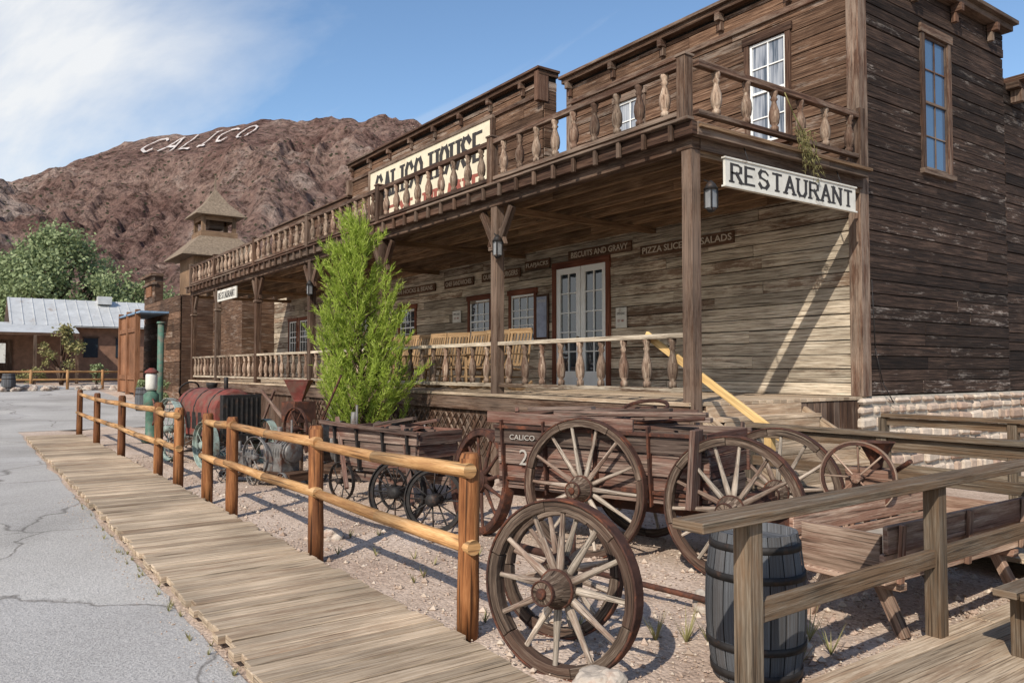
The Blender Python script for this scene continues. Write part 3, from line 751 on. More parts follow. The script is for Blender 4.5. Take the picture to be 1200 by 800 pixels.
# stairs + walkway
mb=MB();Y0,Y1=7.35,9.3
for i in range(6):
    z=ZF-(i+1)*.178;x=XC+.03+i*.27
    mb.bb(x,x+.3,Y0,Y1,z-.045,z,0);mb.bb(x+.0,x+.025,Y0+.04,Y1-.04,z-.0,z+.175-.045,0)
for y in (Y0-.03,Y1+.03): mb.beam((XC,y,1.1),(XC+1.75,y,.1),.05,.24,0)
finish(mb,'porch_steps',[W_walk],bevel=.004)
mb=MB();mb.beam((-7.26,7.3,2.14),(-5.25,7.3,.96),.045,.09,0)
mb.bb(-5.5,-5.41,7.33,7.42,.0,1.0,0)
finish(mb,'stair_handrail',[W_pine],bevel=.004)
mb=MB();x=-4.8
while x<2.5:
    mb.bb(x,x+.138,6.95,9.4,.16,.2,0);x+=.143
finish(mb,'walkway_deck',[W_walk],bevel=.003)
def railing(name,pts,zt,zb,low=(.45,),w=.14,post=1.4,posts=None,mat=W_gray,lowfrom=0,under=True):
    (xa,ya),(xb,yb)=pts
    mb=MB();a=Vector((xa,ya,0));b=Vector((xb,yb,0));L=(b-a).length;d=(b-a)/L
    mb.beam((xa,ya,zt),(xb,yb,zt),w,.045)
    s=a+d*lowfrom
    if under: mb.beam((s.x,s.y,zt-.075),(xb,yb,zt-.075),.04,.09)
    for l in low: mb.beam((s.x,s.y,zb+l),(xb,yb,zb+l),.045,.1)
    ps=posts or [i*L/max(1,round(L/post)) for i in range(int(round(L/post))+1)]
    for p in ps:
        q=a+d*p
        mb.box((q.x,q.y,(zt-.024+zb-.1)/2),(.095,.095,zt-.024-zb+.1))
    return finish(mb,name,[mat],bevel=.004)
railing('walkway_railing',[(-5.35,6.9),(.5,6.9)],1.11,.2,low=(.3,.55))
railing('walkway_railing',[(-5.3,9.42),(2,9.42)],1.13,.2,low=(.3,.55))
mb=MB();x=-2.45
while x<3.2:
    y=-.5
    while y<6.9:
        e=y+U(2.4,3.6)
        if 6.9-e<.6:e=6.9
        mb.bb(x,x+.136,y,e-.004,.08,.12+U(-.002,.002),0);y=e
    x+=.142
finish(mb,'deck',[W_walk],bevel=.003)
railing('deck_railing',[(-2.33,2.58),(-2.47,6.8)],1.03,.12,low=(.46,),w=.17,posts=[.42,2.24,4.1],lowfrom=.42,under=False)
mb=MB()
for i in range(3): mb.bb(-2.02+i*.135,-1.9+i*.135,4.65,6.3,.47,.51,0)
for y in (4.85,6.1):
    mb.bb(-2.0,-1.92,y-.04,y+.04,.12,.47,0);mb.bb(-1.72,-1.64,y-.04,y+.04,.12,.47,0);mb.bb(-1.98,-1.66,y-.02,y+.02,.38,.469,0)
finish(mb,'park_bench',[W_gray],bevel=.004)
# ---------------------------------------------------------------- wagon
def frame(ox,oy,ang,oz=0): return Matrix.Translation((ox,oy,oz))@Matrix.Rotation(ang,4,'Z')
WA=math.atan2(.307,.952)
MW=frame(-5.477,4.72,WA)
wag=empty('freight_wagon')
WV=Matrix.Rotation(math.pi/2,4,'X')
FX=1.38
for nm,x,y,r in (('rear_wheel',-.02,0,.62),('front_wheel',FX,0,.575),('rear_wheel_far',0,1.2,.62),('front_wheel_far',FX,1.1,.575)):
    mb=MB();mb.wheel(MW@Matrix.Translation((x,y,r))@Matrix.Rotation(U(0,1),4,'Y')@WV,r,.07,.062,14,.11,.34,mr=2)
    finish(mb,nm,[W_spoke,iron,W_rim],wag,bevel=.004)
mb=MB(MW)
for k in range(3):
    z=.56+k*.2
    for y,o in ((.17,-1),(1.03,1)):
        yy=y+o*k*.03
        mb.beam((-1.1+U(-.02,.02),yy,z+.1),(1.12+U(-.03,.03),yy,z+.1),.035,.19)
mb.beam((-1.2,.1,1.22),(.45,.08,1.2),.03,.11);mb.beam((-1.1,1.12,1.22),(.6,1.14,1.24),.03,.12)
for x in (-1.08,1.1):
    for k in range(3): mb.beam((x,.19-k*.03,.66+k*.2),(x,1.01+k*.03,.66+k*.2),.035,.185)
for i in range(6): mb.beam((-1.12,.22+i*.16,.54),(1.14,.22+i*.16,.54),.15,.03)
for x in (-1.0,-.5,.05,.6,1.05):
    mb.beam((x,.135,.5),(x,.07,1.2),.02,.07,1,(0,1,0));mb.beam((x,1.065,.5),(x,1.13,1.2),.02,.07,0,(0,1,0))
for z in (.62,1.13): mb.beam((-1.1,.135-(z-.56)*.13,z),(1.12,.135-(z-.56)*.13,z),.008,.035,1)
mb.beam((-1.2,.42,.46),(1.9,.42,.44),.08,.1,1);mb.beam((-1.2,.78,.46),(1.9,.78,.44),.08,.1,1)
for x in (0,FX):
    mb.beam((x,.0,.6),(x,1.2,.6),.08,.09,1);mb.beam((x,.2,.5),(x,1.0,.5),.12,.14,1)
mb.beam((1.4,.6,.5),(2.0,.55,.5),.1,.09,1);mb.ring(Matrix.Translation((1.33,.6,.43)),.26,.3,-.012,.012,24,1)
for y in (.3,.9): mb.cyl((0,y,.55),(1.33,.6,.5),.018,.018,6,1)
mb.beam((1.05,-.04,.55),(1.1,-.05,1.2),.05,.17)
for i in range(14):
    x=U(-.9,.5);y=U(.2,1.0);a=U(-.5,.5);l=U(.3,.8)
    mb.beam((x-l*math.cos(a),y-l*.3*math.sin(a),1.14+i*.012),(x+l*math.cos(a),y+l*.3*math.sin(a),1.16+i*.012+U(-.03,.08)),U(.05,.14),U(.02,.045),0 if R()<.75 else 1)
mb.cyl((-.3,.3,1.15),(.9,.6,1.25),.02,.02,6,1);mb.ring(Matrix.Translation((.3,.6,1.33))@Matrix.Rotation(.3,4,'X'),.2,.23,-.015,.015,24,1)
finish(mb,'wagon_bed',[W_wag,iron],wag,bevel=.004)
M_dim=simple('faded_lettering',(.36,.33,.29),.7)
def wtext(body,w_,h_,x,y,z):
    t=text(body,w_,h_,(0,0,0),(0,0,0),M_dim,wag,ex=.002);s_=t.scale.copy()
    M=MW@Matrix.Translation((x,y,z))@Matrix.Rotation(math.pi/2,4,'X')
    t.location=M.to_translation();t.rotation_euler=M.to_euler();t.scale=s_
wtext('2',.10,.15,-.76,.105,.83);wtext('CALICO',.3,.05,-.76,.078,1.03)
mb=MB();mb.cyl((-4.9,4.1,.12),(-3.5,4.35,.1),.022,.022,8);mb.cyl((-4.9,4.1,.12),(-4.9,4.1,.45),.02,.02,8);mb.cyl((-4.6,3.3,.45),(-4.0,3.2,.5),.03,.025,8)
finish(mb,'wagon_axle_rod',[iron])
mb=MB();mb.wheel(frame(-3.46,2.80,WA+.02,.485)@Matrix.Rotation(-.05,4,'X')@Matrix.Rotation(.3,4,'Y')@WV,.475,.085,.055,12,.1,.34,mr=2)
finish(mb,'wagon_wheel',[W_spoke,iron,W_rim],bevel=.004)
mb=MB();mb.wheel(frame(-3.95,3.2,WA+.15,.42)@Matrix.Rotation(-.12,4,'X')@WV,.40,.07,.055,12,.1,.3,mr=2)
finish(mb,'wagon_wheel',[W_spoke,iron,W_rim],bevel=.004)
mb=MB();mb.wheel(frame(-7.0,4.6,WA-.35,.52)@Matrix.Rotation(-.1,4,'X')@WV,.54,.1,.06,12,.11,.3,mw=1,mi=1)
finish(mb,'wagon_wheel',[W_spoke,iron],bevel=.004)
# ---------------------------------------------------------------- barrel
def barrel(c,rr,h,name='wooden_barrel'):
    mb=MB(Matrix.Translation(c));n=20
    def rad(z): return rr*(1-.16*((z/h-.5)*2)**2)
    prof=[(rad(h*i/8),h*i/8) for i in range(9)]
    for k in range(n):
        a0=2*math.pi*k/n+.012;a1=2*math.pi*(k+1)/n-.012
        mb.lathe(prof,None,2,0,False,False,(a0,a1),False)
    mb.lathe([(r-.012,z) for r,z in prof],None,24,1,False)
    mb.lathe([(rad(0)-.02,.02),(rad(0)-.02,h-.05)],None,24,0)
    mb.lathe([(rad(h)-.02,h-.1),(rad(h)-.02,h),(rad(h),h)],None,30,0,False)
    for z in (.05,.2,.68*h+.03,h-.07):
        mb.lathe([(rad(z)+.001,z-.02),(rad(z)+.007,z-.02),(rad(z+.02)+.007,z+.02),(rad(z+.02)+.001,z+.02)],None,36,1,False)
    finish(mb,name,[W_barrel,iron_dark])
barrel((-2.86,3.72,0),.275,.8)
mb=MB()
x0,x1,ya,yb=-3.3,-2.72,4.75,6.75
for s,xx in ((-1,x0),(1,x1)):
    mb.beam((xx+s*.02,ya,.45),(xx+s*.02,yb,.45),.035,.19);mb.beam((xx+s*.05,ya+U(-.02,.02),.64),(xx+s*.05,yb,.64),.035,.17)
mb.box(((x0+x1)/2,ya+.05,.5),(x1-x0-.02,.04,.32));mb.box(((x0+x1)/2,yb-.05,.5),(x1-x0-.02,.04,.32))
mb.box(((x0+x1)/2,(ya+yb)/2,.36),(x1-x0,yb-ya,.035));mb.box(((x0+x1)/2,(ya+yb)/2,.50),(x1-x0-.06,yb-ya-.15,.01),1)
for y in (ya+.2,yb-.2):
    mb.beam((x0-.05,y,0),(x0+.12,y,.34),.07,.07);mb.beam((x1+.05,y,0),(x1-.12,y,.34),.07,.07);mb.beam((x0-.05,y,.32),(x1+.05,y,.32),.08,.05)
for y in (ya+.12,ya+1.0,yb-.15):
    for s,xx in ((-1,x0-.05),(1,x1+.05)): mb.beam((xx+s*.02,y,.36),(xx+s*.045,y,.73),.03,.05,0,(0,1,0))
finish(mb,'wooden_water_trough',[W_trough,M_mortar],bevel=.004)
mb=MB(frame(-3.5,5.95,WA))
mb.box((0,.12,.75),(.32,.24,.3),1);
for a in (-.15,.15):
    for b in (.02,.22): mb.beam((a*1.3,b,0),(a,b,.65),.04,.04,1)
mb.wheel(Matrix.Translation((-.05,-.06,.84))@WV,.29,.035,.03,8,.08,.16,iron=True)
mb.ring(Matrix.Translation((-.05,-.06,.84))@WV,.255,.28,-.015,.015,28,0)
mb.lathe([(.04,.88),(.05,.96),(.14,1.12),(.15,1.12)],Matrix.Translation((.06,.08,0)),10,0,False)
mb.cyl((.2,.1,.9),(.34,-.1,1.0),.02,.02,6,0)
finish(mb,'corn_sheller',[iron,W_trough],bevel=.003)
# ---------------------------------------------------------------- ore cart & machinery behind the fence
mb=MB(frame(-9.3,4.75,.25))
for k in range(3):
    z=.52+k*.17
    mb.beam((-.75-k*.05,-.32-k*.03,z),(.75+k*.05,-.32-k*.03,z),.03,.16);mb.beam((-.75-k*.05,.32+k*.03,z),(.75+k*.05,.32+k*.03,z),.03,.16)
    mb.beam((-.76-k*.05,-.3-k*.03,z),(-.76-k*.05,.3+k*.03,z),.03,.155);mb.beam((.76+k*.05,-.3-k*.03,z),(.76+k*.05,.3+k*.03,z),.03,.155)
mb.box((0,0,.42),(1.5,.62,.05))
for x in (-.7,-.25,.25,.7): mb.beam((x,-.35,.4),(x,-.42,.98),.03,.06,1,(0,1,0))
mb.beam((-.8,-.2,.3),(.85,-.2,.3),.08,.1);mb.beam((-.8,.2,.3),(.85,.2,.3),.08,.1)
mb.beam((-.9,-.5,1.0),(.9,-.42,.92),.04,.05);mb.beam((-.2,-.6,.2),(-.8,-.3,1.05),.05,.05);mb.beam((.9,-.5,.1),(.5,-.3,1.0),.05,.05)
for i in range(7): mb.beam((U(-.7,.2),U(-.2,.2),U(.8,1.0)),(U(-.1,.8),U(-.25,.25),U(.85,1.1)),.06,.04,i%2)
for x in (-.5,.5):
    for y in (-.45,.45): mb.wheel(Matrix.Translation((x,y,.25))@WV,.25,.05,.03,8,.08,.14,iron=True,mi=1)
finish(mb,'wooden_ore_cart',[W_wag,iron_dark],bevel=.003)
for x,y,r,a in ((-7.75,4.0,.36,.5),(-7.2,4.15,.34,.6)):
    mb=MB();mb.wheel(frame(x,y,a,r)@Matrix.Rotation(-.08,4,'X')@WV,r,.07,.03,12,.14,.2,iron=True,mi=0)
    mb.ring(frame(x,y,a,r)@Matrix.Rotation(-.08,4,'X')@WV,r-.05,r-.013,-.012,.012,32,0)
    finish(mb,'iron_wheel',[iron_dark])
M_pg=simple('pale_green_metal',(.28,.34,.3),.6,.2,.3,8,.2,col2=(.12,.07,.05))
mb=MB(frame(-14.9,4.05,.15))
hood=[(.02,-1.0),(.34,-1.0),(.42,-.92),(.42,.62),(.38,.7),(.02,.7)]
mb.lathe(hood,Matrix.Translation((0,0,.93))@Matrix.Rotation(math.pi/2,4,'Y'),18,0)
mb.box((-.1,0,.74),(1.5,.8,.46),0)
mb.box((-.05,0,.5),(2.2,.35,.14),1);mb.box((.9,0,.88),(.12,.7,.74),1)
for i in range(7): mb.box((.965,-.27+i*.09,.88),(.02,.03,.64),1)
for x in (-.75,-.1,.5): mb.ring(Matrix.Translation((x,0,.93))@Matrix.Rotation(math.pi/2,4,'Y'),.415,.43,-.015,.015,24,1)
for i in range(5): mb.box((-.6+i*.25,-.405,.78),(.16,.02,.3),1)
mb.cyl((.3,0,1.3),(.3,0,1.55),.04,.04,8,1);mb.lathe([(.06,1.3),(.1,1.4),(.1,1.44)],Matrix.Translation((-.3,0,0)),10,1)
mb.cyl((-1.0,0,.9),(-1.35,0,1.3),.02,.02,6,1);mb.ring(Matrix.Translation((-1.35,0,1.3))@Matrix.Rotation(-.9,4,'Y'),.17,.2,-.012,.012,20,1)
mb.box((-1.4,0,.85),(.35,.4,.05),1);mb.box((-.85,0,.6),(.5,1.0,.08),1)
for x,r in ((-.85,.58),(.75,.4)):
    for y in (-.55,.55):
        mb.wheel(Matrix.Translation((x,y,r))@WV,r,.14,.03,12,.14,.2,iron=True,mi=2)
        mb.ring(Matrix.Translation((x,y,r))@WV,r-.05,r-.013,-.02,.02,32,2)
    mb.cyl((x,-.5,r),(x,.5,r),.035,.035,8,1)
finish(mb,'antique_tractor',[M_redpaint,iron_dark,M_pg],bevel=.006)
mb=MB(frame(-12.6,4.7,.2))
mb.lathe([(.08,1.1),(.1,1.2),(.27,1.5),(.29,1.52),(.27,1.52),(.1,1.23)],None,4,0,False,False)
mb.box((0,0,1.0),(.4,.4,.34),1)
for a in (-.24,.24):
    for b in (-.2,.2): mb.beam((a,b,0),(a*.7,b*.8,.9),.06,.06,2)
mb.box((0,0,.5),(.5,.4,.05),2)
mb.wheel(Matrix.Translation((.32,-.25,.75))@WV,.34,.05,.04,6,.1,.2,iron=True,mi=1)
mb.wheel(Matrix.Translation((-.2,-.3,.4))@WV,.3,.05,.04,6,.1,.2,iron=True,mi=1)
mb.cyl((.4,.1,.7),(.9,.2,1.6),.02,.02,6,1)
finish(mb,'hopper_mill',[M_redpaint,iron,W_post],bevel=.004)
M_gm=simple('gray_machine_iron',(.17,.16,.15),.6,.3,.4,9,.3,col2=(.1,.05,.035))
def engine(x,y,a,s=1):
    mb=MB(frame(x,y,a)@Matrix.Diagonal((s,s,s,1)))
    mb.box((0,0,.16),(.9,.4,.12),1);mb.box((0,0,.42),(.42,.32,.4),0)
    mb.lathe([(.02,-.3),(.15,-.3),(.15,.1),(.02,.1)],Matrix.Translation((.2,0,.5))@Matrix.Rotation(math.pi/2,4,'Y'),12,0)
    for i in range(5): mb.ring(Matrix.Translation((.02+i*.06,0,.5))@Matrix.Rotation(math.pi/2,4,'Y'),.15,.18,-.008,.008,16,0)
    mb.cyl((-.05,0,.6),(-.05,0,.85),.05,.04,8,0);mb.cyl((.1,.1,.6),(.1,.1,.95),.018,.018,6,0)
    for y2 in (-.27,.27): mb.wheel(Matrix.Translation((-.25,y2,.42))@WV,.3,.05,.04,6,.1,.1,iron=True,mi=0)
    for xx in (-.35,.35):
        for yy in (-.25,.25): mb.wheel(Matrix.Translation((xx,yy,.12))@WV,.12,.04,.02,6,.05,.08,iron=True,mi=0)
    finish(mb,'stationary_engine',[M_gm,W_post],bevel=.004)
for e in ((-11.4,4.0,.3,1),(-13.4,5.6,-.4,1.2),(-17.3,4.4,.9,1.3),(-10.6,5.8,.7,.9),(-12.3,3.7,1.2,.7),(-18.9,5.0,.2,1.1),(-11.6,5.2,-.8,1.2)): engine(*e)
def plow(x,y,a):
    mb=MB(frame(x,y,a))
    mb.beam((-.9,0,.4),(.8,0,.5),.07,.09);mb.beam((.1,-.1,.2),(-1.1,-.35,1.25),.04,.06);mb.beam((.1,.1,.2),(-1.1,.35,1.25),.04,.06)
    mb.wheel(Matrix.Translation((.7,0,.25))@WV,.25,.05,.03,8,.08,.12,iron=True);mb.beam((.0,0,.4),(.2,0,.0),.16,.05,1)
    finish(mb,'walking_plow',[W_wag,iron],bevel=.003)
plow(-15.8,6.0,.2);plow(-8.0,6.1,2.6);plow(-17.8,5.6,2.9)
mb=MB(Matrix.Translation((-20.0,3.9,0)))
mb.lathe([(.2,0),(.2,.1),(.12,.16),(.12,.8),(.17,.85),(.17,1.1),(.1,1.16),(.08,1.2)],None,14,1)
mb.lathe([(.11,1.2),(.13,1.25),(.13,1.55),(.11,1.6)],None,14,2);mb.lathe([(.15,1.6),(.15,1.64),(.05,1.72)],None,14,0)
mb.tube([(.17,0,1.0),(.35,0,.9),(.36,0,.5),(.2,0,.4)],.02,6,0)
finish(mb,'old_gas_pump',[M_redpaint,M_green,M_whsign])
mb=MB();mb.cyl((-22.5,4.6,0),(-22.5,4.6,2.9),.085,.08,12);mb.cyl((-22.5,4.6,2.9),(-22.5,4.6,2.95),.11,.1,12)
mb.bb(-22.62,-22.38,4.48,4.72,0,.12)
finish(mb,'green_pipe_post',[M_green])
# ---------------------------------------------------------------- vegetation
def pine():
    root=empty('pine_tree');bx,by=-12.75,5.85;H=4.45
    mb=MB()
    def trunkp(h): return Vector((bx+.07*math.sin(h*1.3),by+.05*math.cos(h*1.1),h))
    pts=[trunkp(i*.25) for i in range(int(H/.25)+1)]
    for i in range(len(pts)-1): mb.cyl(pts[i],pts[i+1],.06*(1-i/len(pts))+.008,.06*(1-(i+1)/len(pts))+.008,7)
    ml=MB()
    def needles(p,d,n,l):
        for k in range(n):
            f=R();q=p+d*f
            dd=(d.normalized()*.8+Vector((U(-1,1),U(-1,1),U(-.6,1)))*.75).normalized()
            e=q+dd*l*U(.7,1.2)
            s=dd.cross(Vector((U(-1,1),U(-1,1),U(-1,1))))
            if s.length<1e-3: continue
            s=s.normalized()*.007
            i0=len(ml.v);ml.v+= [tuple(q-s),tuple(q+s),tuple(e)]
            ml.face((i0,i0+1,i0+2),[(0,0)]*3,0)
    for b in range(160):
        h=.2+(H-.6)*(R()**1.2);f=h/H
        L=(1.22*math.sin(math.pi*min(1,(f*.68+.30)))**.9*(1-f)**.5+.15)*U(.45,1.25)
        a=U(0,2*math.pi);el=math.radians(U(15,55)+f*22)
        d=Vector((math.cos(a)*math.cos(el),math.sin(a)*math.cos(el),math.sin(el)))
        p=trunkp(h);n=max(3,int(L/.13));st=L/n
        for k in range(n):
            q=p+d*st;mb.cyl(p,q,.014*(1-k/n)+.004,.014*(1-(k+1)/n)+.004,4)
            if k>=1 or L<.4:
                for t in range(3):
                    dd=(d*1.0+Vector((U(-1,1),U(-1,1),U(-.2,1)))*.6).normalized()*U(.16,.36)
                    needles(q,dd,17,.1)
            d=(d+Vector((U(-.14,.14),U(-.14,.14),.1))).normalized();p=q
        needles(p,d*.28,34,.1)
    for k in range(7): needles(trunkp(H-.7+k*.08),Vector((U(-.15,.15),U(-.15,.15),.4)),26,.1)
    finish(mb,'trunk',[W_post],root);finish(ml,'needles',[L_pine],root)
pine()
def broad(name,base,H,rad,nclump,nleaf,ls,mat,trunk=.25,cs=.33,zlow=.25):
    root=empty(name);bx,by,bz=base;mb=MB();ml=MB();cl=[]
    for i in range(nclump):
        a=U(0,6.28);rr=rad*math.sqrt(R());z=U(zlow,1)
        w=math.sin(math.pi*min(1,(z*.8+.12)))
        cl.append(Vector((bx+rr*w*math.cos(a),by+rr*w*math.sin(a),bz+H*z*(1-.18*rr/rad))))
    for c in cl[:22]:
        mid=Vector((bx+(c.x-bx)*.3,by+(c.y-by)*.3,bz+(c.z-bz)*.5))
        mb.cyl((bx,by,bz-.3),mid,trunk*.5,trunk*.3,6);mb.cyl(mid,c,trunk*.3,trunk*.06,5)
    for c in cl:
        cr=rad*cs*U(.6,1.2)
        for k in range(nleaf):
            d=Vector((random.gauss(0,1),random.gauss(0,1),random.gauss(0,.8)));d=d/max(.4,d.length)*cr*U(.3,1)
            p=c+d;s1=Vector((U(-1,1),U(-1,1),U(-1,1))).normalized()*ls;s2=s1.cross(Vector((U(-1,1),U(-1,1),U(-1,1)))).normalized()*ls*.6
            i0=len(ml.v);ml.v+=[tuple(p-s1),tuple(p+s2),tuple(p+s1),tuple(p-s2)];ml.face((i0,i0+1,i0+2,i0+3),[(0,0)]*4,0)
    finish(mb,'trunk',[W_post],root);finish(ml,'foliage',[mat],root)
broad('cottonwood_tree',(-80,8.0,1.5),13.2,6.8,110,200,.19,L_far,.8,zlow=.12,cs=.28)
broad('cottonwood_tree',(-86,0,1.5),13.2,7,90,180,.21,L_far,.8,zlow=.12,cs=.28)
broad('cottonwood_tree',(-78,14.8,1.5),8.5,4.4,50,150,.17,L_far,.6,zlow=.12)
broad('small_tree',(-50.5,5.2,1.1),3.2,1.3,18,60,.09,L_dry,.2)
mb=MB()
def tuft(x,y,z,n,h,w=.006):
    for i in range(n):
        a=U(0,6.28);l=U(.2,1)*h;dx=math.cos(a)*l*.6;dy=math.sin(a)*l*.6
        i0=len(mb.v);mb.v+=[(x+math.cos(a+1.57)*w,y+math.sin(a+1.57)*w,z),(x-math.cos(a+1.57)*w,y-math.sin(a+1.57)*w,z),(x+dx,y+dy,z+l)]
        mb.face((i0,i0+1,i0+2),[(0,0)]*3,0)
for i in range(40):
    x=U(-12,-2.5);tuft(x,1.27+(-x)*.01+U(-.06,.04),.0,14,.06,.004)
for i in range(14): tuft(U(-3.6,-2.55),U(3.6,4.6),0,22,.25)
for i in range(12): tuft(U(-9,-4),U(2.9,4.0),0,14,.12)
finish(mb,'dry_grass',[L_dry])
mb=MB()
for i in range(26):
    p=Vector((XC+.28+U(-.04,.04),9.0+U(-.15,.25),4.78+U(-.03,.05)));d=Vector((U(-.06,.1),U(.1,.75),-1)).normalized();n=random.randint(3,7)
    for k in range(n):
        q=p+d*.1;mb.cyl(p,q,.004,.003,3)
        for t in range(3):
            e=p+Vector((U(-.06,.06),U(-.09,.09),U(-.09,.02)));s=Vector((U(-1,1),U(-1,1),U(-1,1))).normalized()*.006
            i0=len(mb.v);mb.v+=[tuple(p+s),tuple(p-s),tuple(e)];mb.face((i0,i0+1,i0+2),[(0,0)]*3,0)
        p=q;d=(d+Vector((U(-.15,.15),U(-.2,.25),-.05))).normalized()
mb.tube([(XC+.25,8.7,5.25),(XC+.27,8.85,5.0),(XC+.27,9.1,4.75)],.008,5)
finish(mb,'hanging_dried_vine',[L_dry])
mb=MB();mb.tube([(XC+.09,10.95,3.0),(XC+.1,11.0,2.0),(XC+.12,11.15,1.5),(XC+.14,11.4,1.2)],.008,5);finish(mb,'hanging_cable',[iron_dark])
# ---------------------------------------------------------------- far buildings
tw=empty('tower_building')
mb=MB();x0=-43.6;gz0=.3
mb.bb(x0,-36,8.2,16,gz0,4.9,3)
planks(mb,('F',8.15),x0,-36,.4,4.9,.28,[],0)
planks(mb,('F',8.15),x0,-41.2,4.9,6.2,.28,[],0)
mb.bb(x0,-41.2,8.16,8.5,4.9,6.2,3);mb.bb(x0-.15,-41.05,7.9,8.5,6.2,6.32,0);mb.bb(x0-.1,-41.1,8.0,8.2,5.8,5.9,0)
mb.bb(x0+.3,-38,6.9,8.1,4.2,4.28,2)
mb.box(((x0-41.2)/2,8.08,5.5),(1.2,.04,.5),1)
c=(-41.6,11.0);zo=.35
mb.box((c[0],c[1],5.9),(2.7,2.7,2.9),5)
mb.lathe([(2.85,6.85+zo),(2.8,6.93+zo),(1.35,7.95+zo)],Matrix.Translation((c[0],c[1],0))@Matrix.Rotation(math.pi/4,4,'Z'),4,4,True,False)
for a in (-.75,.75):
    for b in (-.75,.75): mb.box((c[0]+a,c[1]+b,8.5+zo),(.18,.18,1.15),5)
mb.box((c[0],c[1],8.05+zo),(1.8,1.8,.35),5);mb.box((c[0],c[1],8.75+zo),(.7,.7,.6),3)
for a,b,sx_,sy_ in ((0,-.78,1.6,.06),(0,.78,1.6,.06),(-.78,0,.06,1.6),(.78,0,.06,1.6)): mb.box((c[0]+a,c[1]+b,8.9+zo),(sx_,sy_,.22),5)
mb.lathe([(1.7,9.02+zo),(1.65,9.1+zo),(.75,9.75+zo),(.06,10.5+zo),(.03,11.6)],Matrix.Translation((c[0],c[1],0))@Matrix.Rotation(math.pi/4,4,'Z'),4,4,True,False)
mb.bb(-36,-31.8,9.5,14,.2,4.6,0)
finish(mb,'walls_and_tower',[W_upper,W_red,M_blue,W_post,M_roofdk,W_tower],tw)
mb=MB();x=-43.2
while x<-39.2: mb.bb(x,x+.28,7.0,7.06,.6,4.2+U(-.05,.05),0);x+=.29
for x in (-43.3,-41.2,-39.1): mb.bb(x-.1,x+.1,6.9,7.1,.4,4.4,0)
mb.bb(-43.3,-39.1,6.93,6.995,1.2,1.4,0);mb.bb(-43.3,-39.1,6.93,6.995,3.4,3.6,0)
finish(mb,'wooden_gate',[W_red])
fb=empty('adobe_shop_building')
mb=MB();g=1.2
mb.bb(-60,-55,3.2,10.5,g-.5,4.4,0)
def quad(mb,p,m):
    ids=[mb.addv(q) for q in p];mb.face(tuple(ids),[(q[1],q[0]) for q in p],m)
for s in (1,-1):
    quad(mb,[(-57.5,2.9,6.1),(-57.5,10.8,6.1),(-57.5+s*3.2,10.8,4.3),(-57.5+s*3.2,2.9,4.3)][::s],1)
    quad(mb,[(-57.5,2.9,6.02),(-57.5,10.8,6.02),(-57.5+s*3.2,10.8,4.22),(-57.5+s*3.2,2.9,4.22)][::s],1)
y=3.0
while y<10.8: mb.beam((-57.5,y,6.12),(-54.3,y,4.32),.04,.03,1);y+=.6
quad(mb,[(-60,3.2,4.3),(-55,3.2,4.3),(-57.5,3.2,6.0)],0)
quad(mb,[(-55.0,-2.5,4.45),(-55.0,6.2,4.45),(-51.8,6.2,3.75),(-51.8,-2.5,3.75)],1)
mb.bb(-59,-55.02,-2.5,3.2,g-.5,4.4,0)
mb.bb(-51.95,-51.8,-2.5,6.2,3.6,3.74,2)
for y in (-2.4,-.3,1.8,4,6.1): mb.bb(-51.95,-51.8,y-.08,y+.08,g-.4,3.6,2)
for y in (-1.4,.7,7.2,9.0): mb.bb(-54.99,-54.95,y-.4,y+.4,2.4,3.6,3);mb.bb(-54.96,-54.92,y-.47,y+.47,3.6,3.7,2)
mb.bb(-54.99,-54.94,2.2,3.1,g,3.4,2)
mb.box((-57,8.2,6.1),(.7,.8,.5),1)
finish(mb,'walls_and_roof',[M_adobe,M_tin,W_post,G_dark],fb)
mb=MB()
for y in [-3+i*1.6 for i in range(9)]: mb.cyl((-46,y,gz(-46)-.1),(-46,y,gz(-46)+1.0),.07,.07,8)
for z in (.5,.9): mb.cyl((-46,-3,gz(-46)+z),(-46,9.8,gz(-46)+z),.05,.05,8)
finish(mb,'split_rail_fence',[W_rail])
for i in range(22): rock('rock',(-45.2+U(-.6,.6),U(1,8.5),gz(-45)+.1),U(.12,.28),i)
broad('desert_shrub',(-47.5,6.5,.9),1.1,.7,10,60,.07,L_far,.05,zlow=.1)
broad('desert_shrub',(-47.3,3.5,.9),.9,.8,10,60,.07,L_dry,.05,zlow=.1)
broad('desert_shrub',(-33.5,6.6,.4),1.2,.6,10,60,.06,L_far,.05,zlow=.1)
barrel((-44.8,2.4,gz(-44.8)),.3,.85);barrel((-31,5.8,gz(-31)),.3,.85)
mb=MB();mb.bb(-48.1,-47.9,1.9,2.1,.9,3.1,0);mb.bb(-47.9,-47.86,1.6,2.4,2.0,3.0,1)
finish(mb,'notice_post_sign',[W_post,M_whsign])
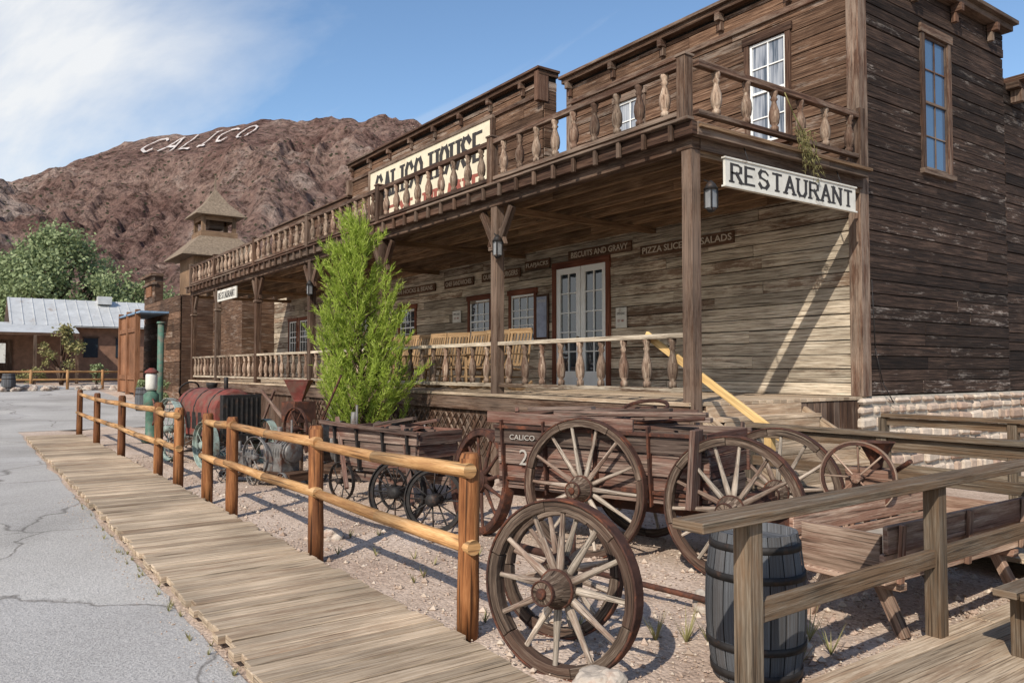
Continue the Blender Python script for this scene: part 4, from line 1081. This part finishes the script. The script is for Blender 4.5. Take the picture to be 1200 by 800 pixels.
# ---------------------------------------------------------------- light
EL=math.radians(38);trav=Vector((-.5,.866,0)).normalized()
ld=Vector((trav.x*math.cos(EL),trav.y*math.cos(EL),-math.sin(EL)))
sun=bpy.data.lights.new('sun','SUN');sun.energy=5;sun.angle=math.radians(.5);sun.color=(1,.93,.82)
so=bpy.data.objects.new('sun',sun);sc.collection.objects.link(so);so.rotation_euler=ld.to_track_quat('-Z','Y').to_euler()
w=bpy.data.worlds.new('World');sc.world=w;w.use_nodes=True;N=w.node_tree.nodes;L=w.node_tree.links
bg=N['Background'];bg.inputs[1].default_value=.14
sky=N.new('ShaderNodeTexSky');sky.sky_type='NISHITA';sky.sun_disc=False;sky.sun_elevation=EL
sd=-trav;sky.sun_rotation=math.atan2(sd.x,sd.y)
sky.air_density=1.0;sky.dust_density=.5;sky.ozone_density=1.2
shs=N.new('ShaderNodeHueSaturation');shs.inputs['Saturation'].default_value=1.1;shs.inputs['Value'].default_value=1.2;L.new(sky.outputs[0],shs.inputs['Color'])
tc=N.new('ShaderNodeTexCoord')
sep=N.new('ShaderNodeSeparateXYZ');L.new(tc.outputs['Generated'],sep.inputs[0])
za=N.new('ShaderNodeMath');za.operation='ADD';L.new(sep.outputs[2],za.inputs[0]);za.inputs[1].default_value=.12
dv=N.new('ShaderNodeVectorMath');dv.operation='DIVIDE';cb=N.new('ShaderNodeCombineXYZ')
for i in range(3): L.new(za.outputs[0],cb.inputs[i])
L.new(tc.outputs['Generated'],dv.inputs[0]);L.new(cb.outputs[0],dv.inputs[1])
mp=N.new('ShaderNodeMapping');mp.inputs['Rotation'].default_value=(0,0,math.radians(-12));mp.inputs['Scale'].default_value=(.42,1.0,.6);mp.inputs['Location'].default_value=(5.3,2.2,0)
L.new(dv.outputs[0],mp.inputs[0])
n1=nz(N,L,mp.outputs[0],.9,8,.55,.7)
dt=N.new('ShaderNodeVectorMath');dt.operation='DOT_PRODUCT';L.new(tc.outputs['Generated'],dt.inputs[0]);dt.inputs[1].default_value=(-RH.x,-RH.y,0)
ma=N.new('ShaderNodeMath');ma.operation='MULTIPLY_ADD';L.new(dt.outputs['Value'],ma.inputs[0]);ma.inputs[1].default_value=.26;L.new(n1,ma.inputs[2])
cr=ramp(N,[(.47,(0,0,0)),(.56,(.35,.35,.35)),(.68,(.95,.95,.95))]);L.new(ma.outputs[0],cr.inputs[0])
L.new(mix(N,L,cr.outputs[0],shs.outputs[0],(6.5,6.6,6.7)),bg.inputs[0])
# ---------------------------------------------------------------- camera
cam=bpy.data.cameras.new('camera');cam.sensor_width=36;cam.lens=27.8;cam.clip_end=6000;cam.clip_start=.05
co=bpy.data.objects.new('camera',cam);sc.collection.objects.link(co);co.location=(0,0,1.7)
pt=math.atan(32/926);cd=Vector((FH.x*math.cos(pt),FH.y*math.cos(pt),math.sin(pt)))
co.rotation_euler=cd.to_track_quat('-Z','Y').to_euler();sc.camera=co
sc.view_settings.view_transform='Standard';sc.view_settings.look='None';sc.view_settings.exposure=0
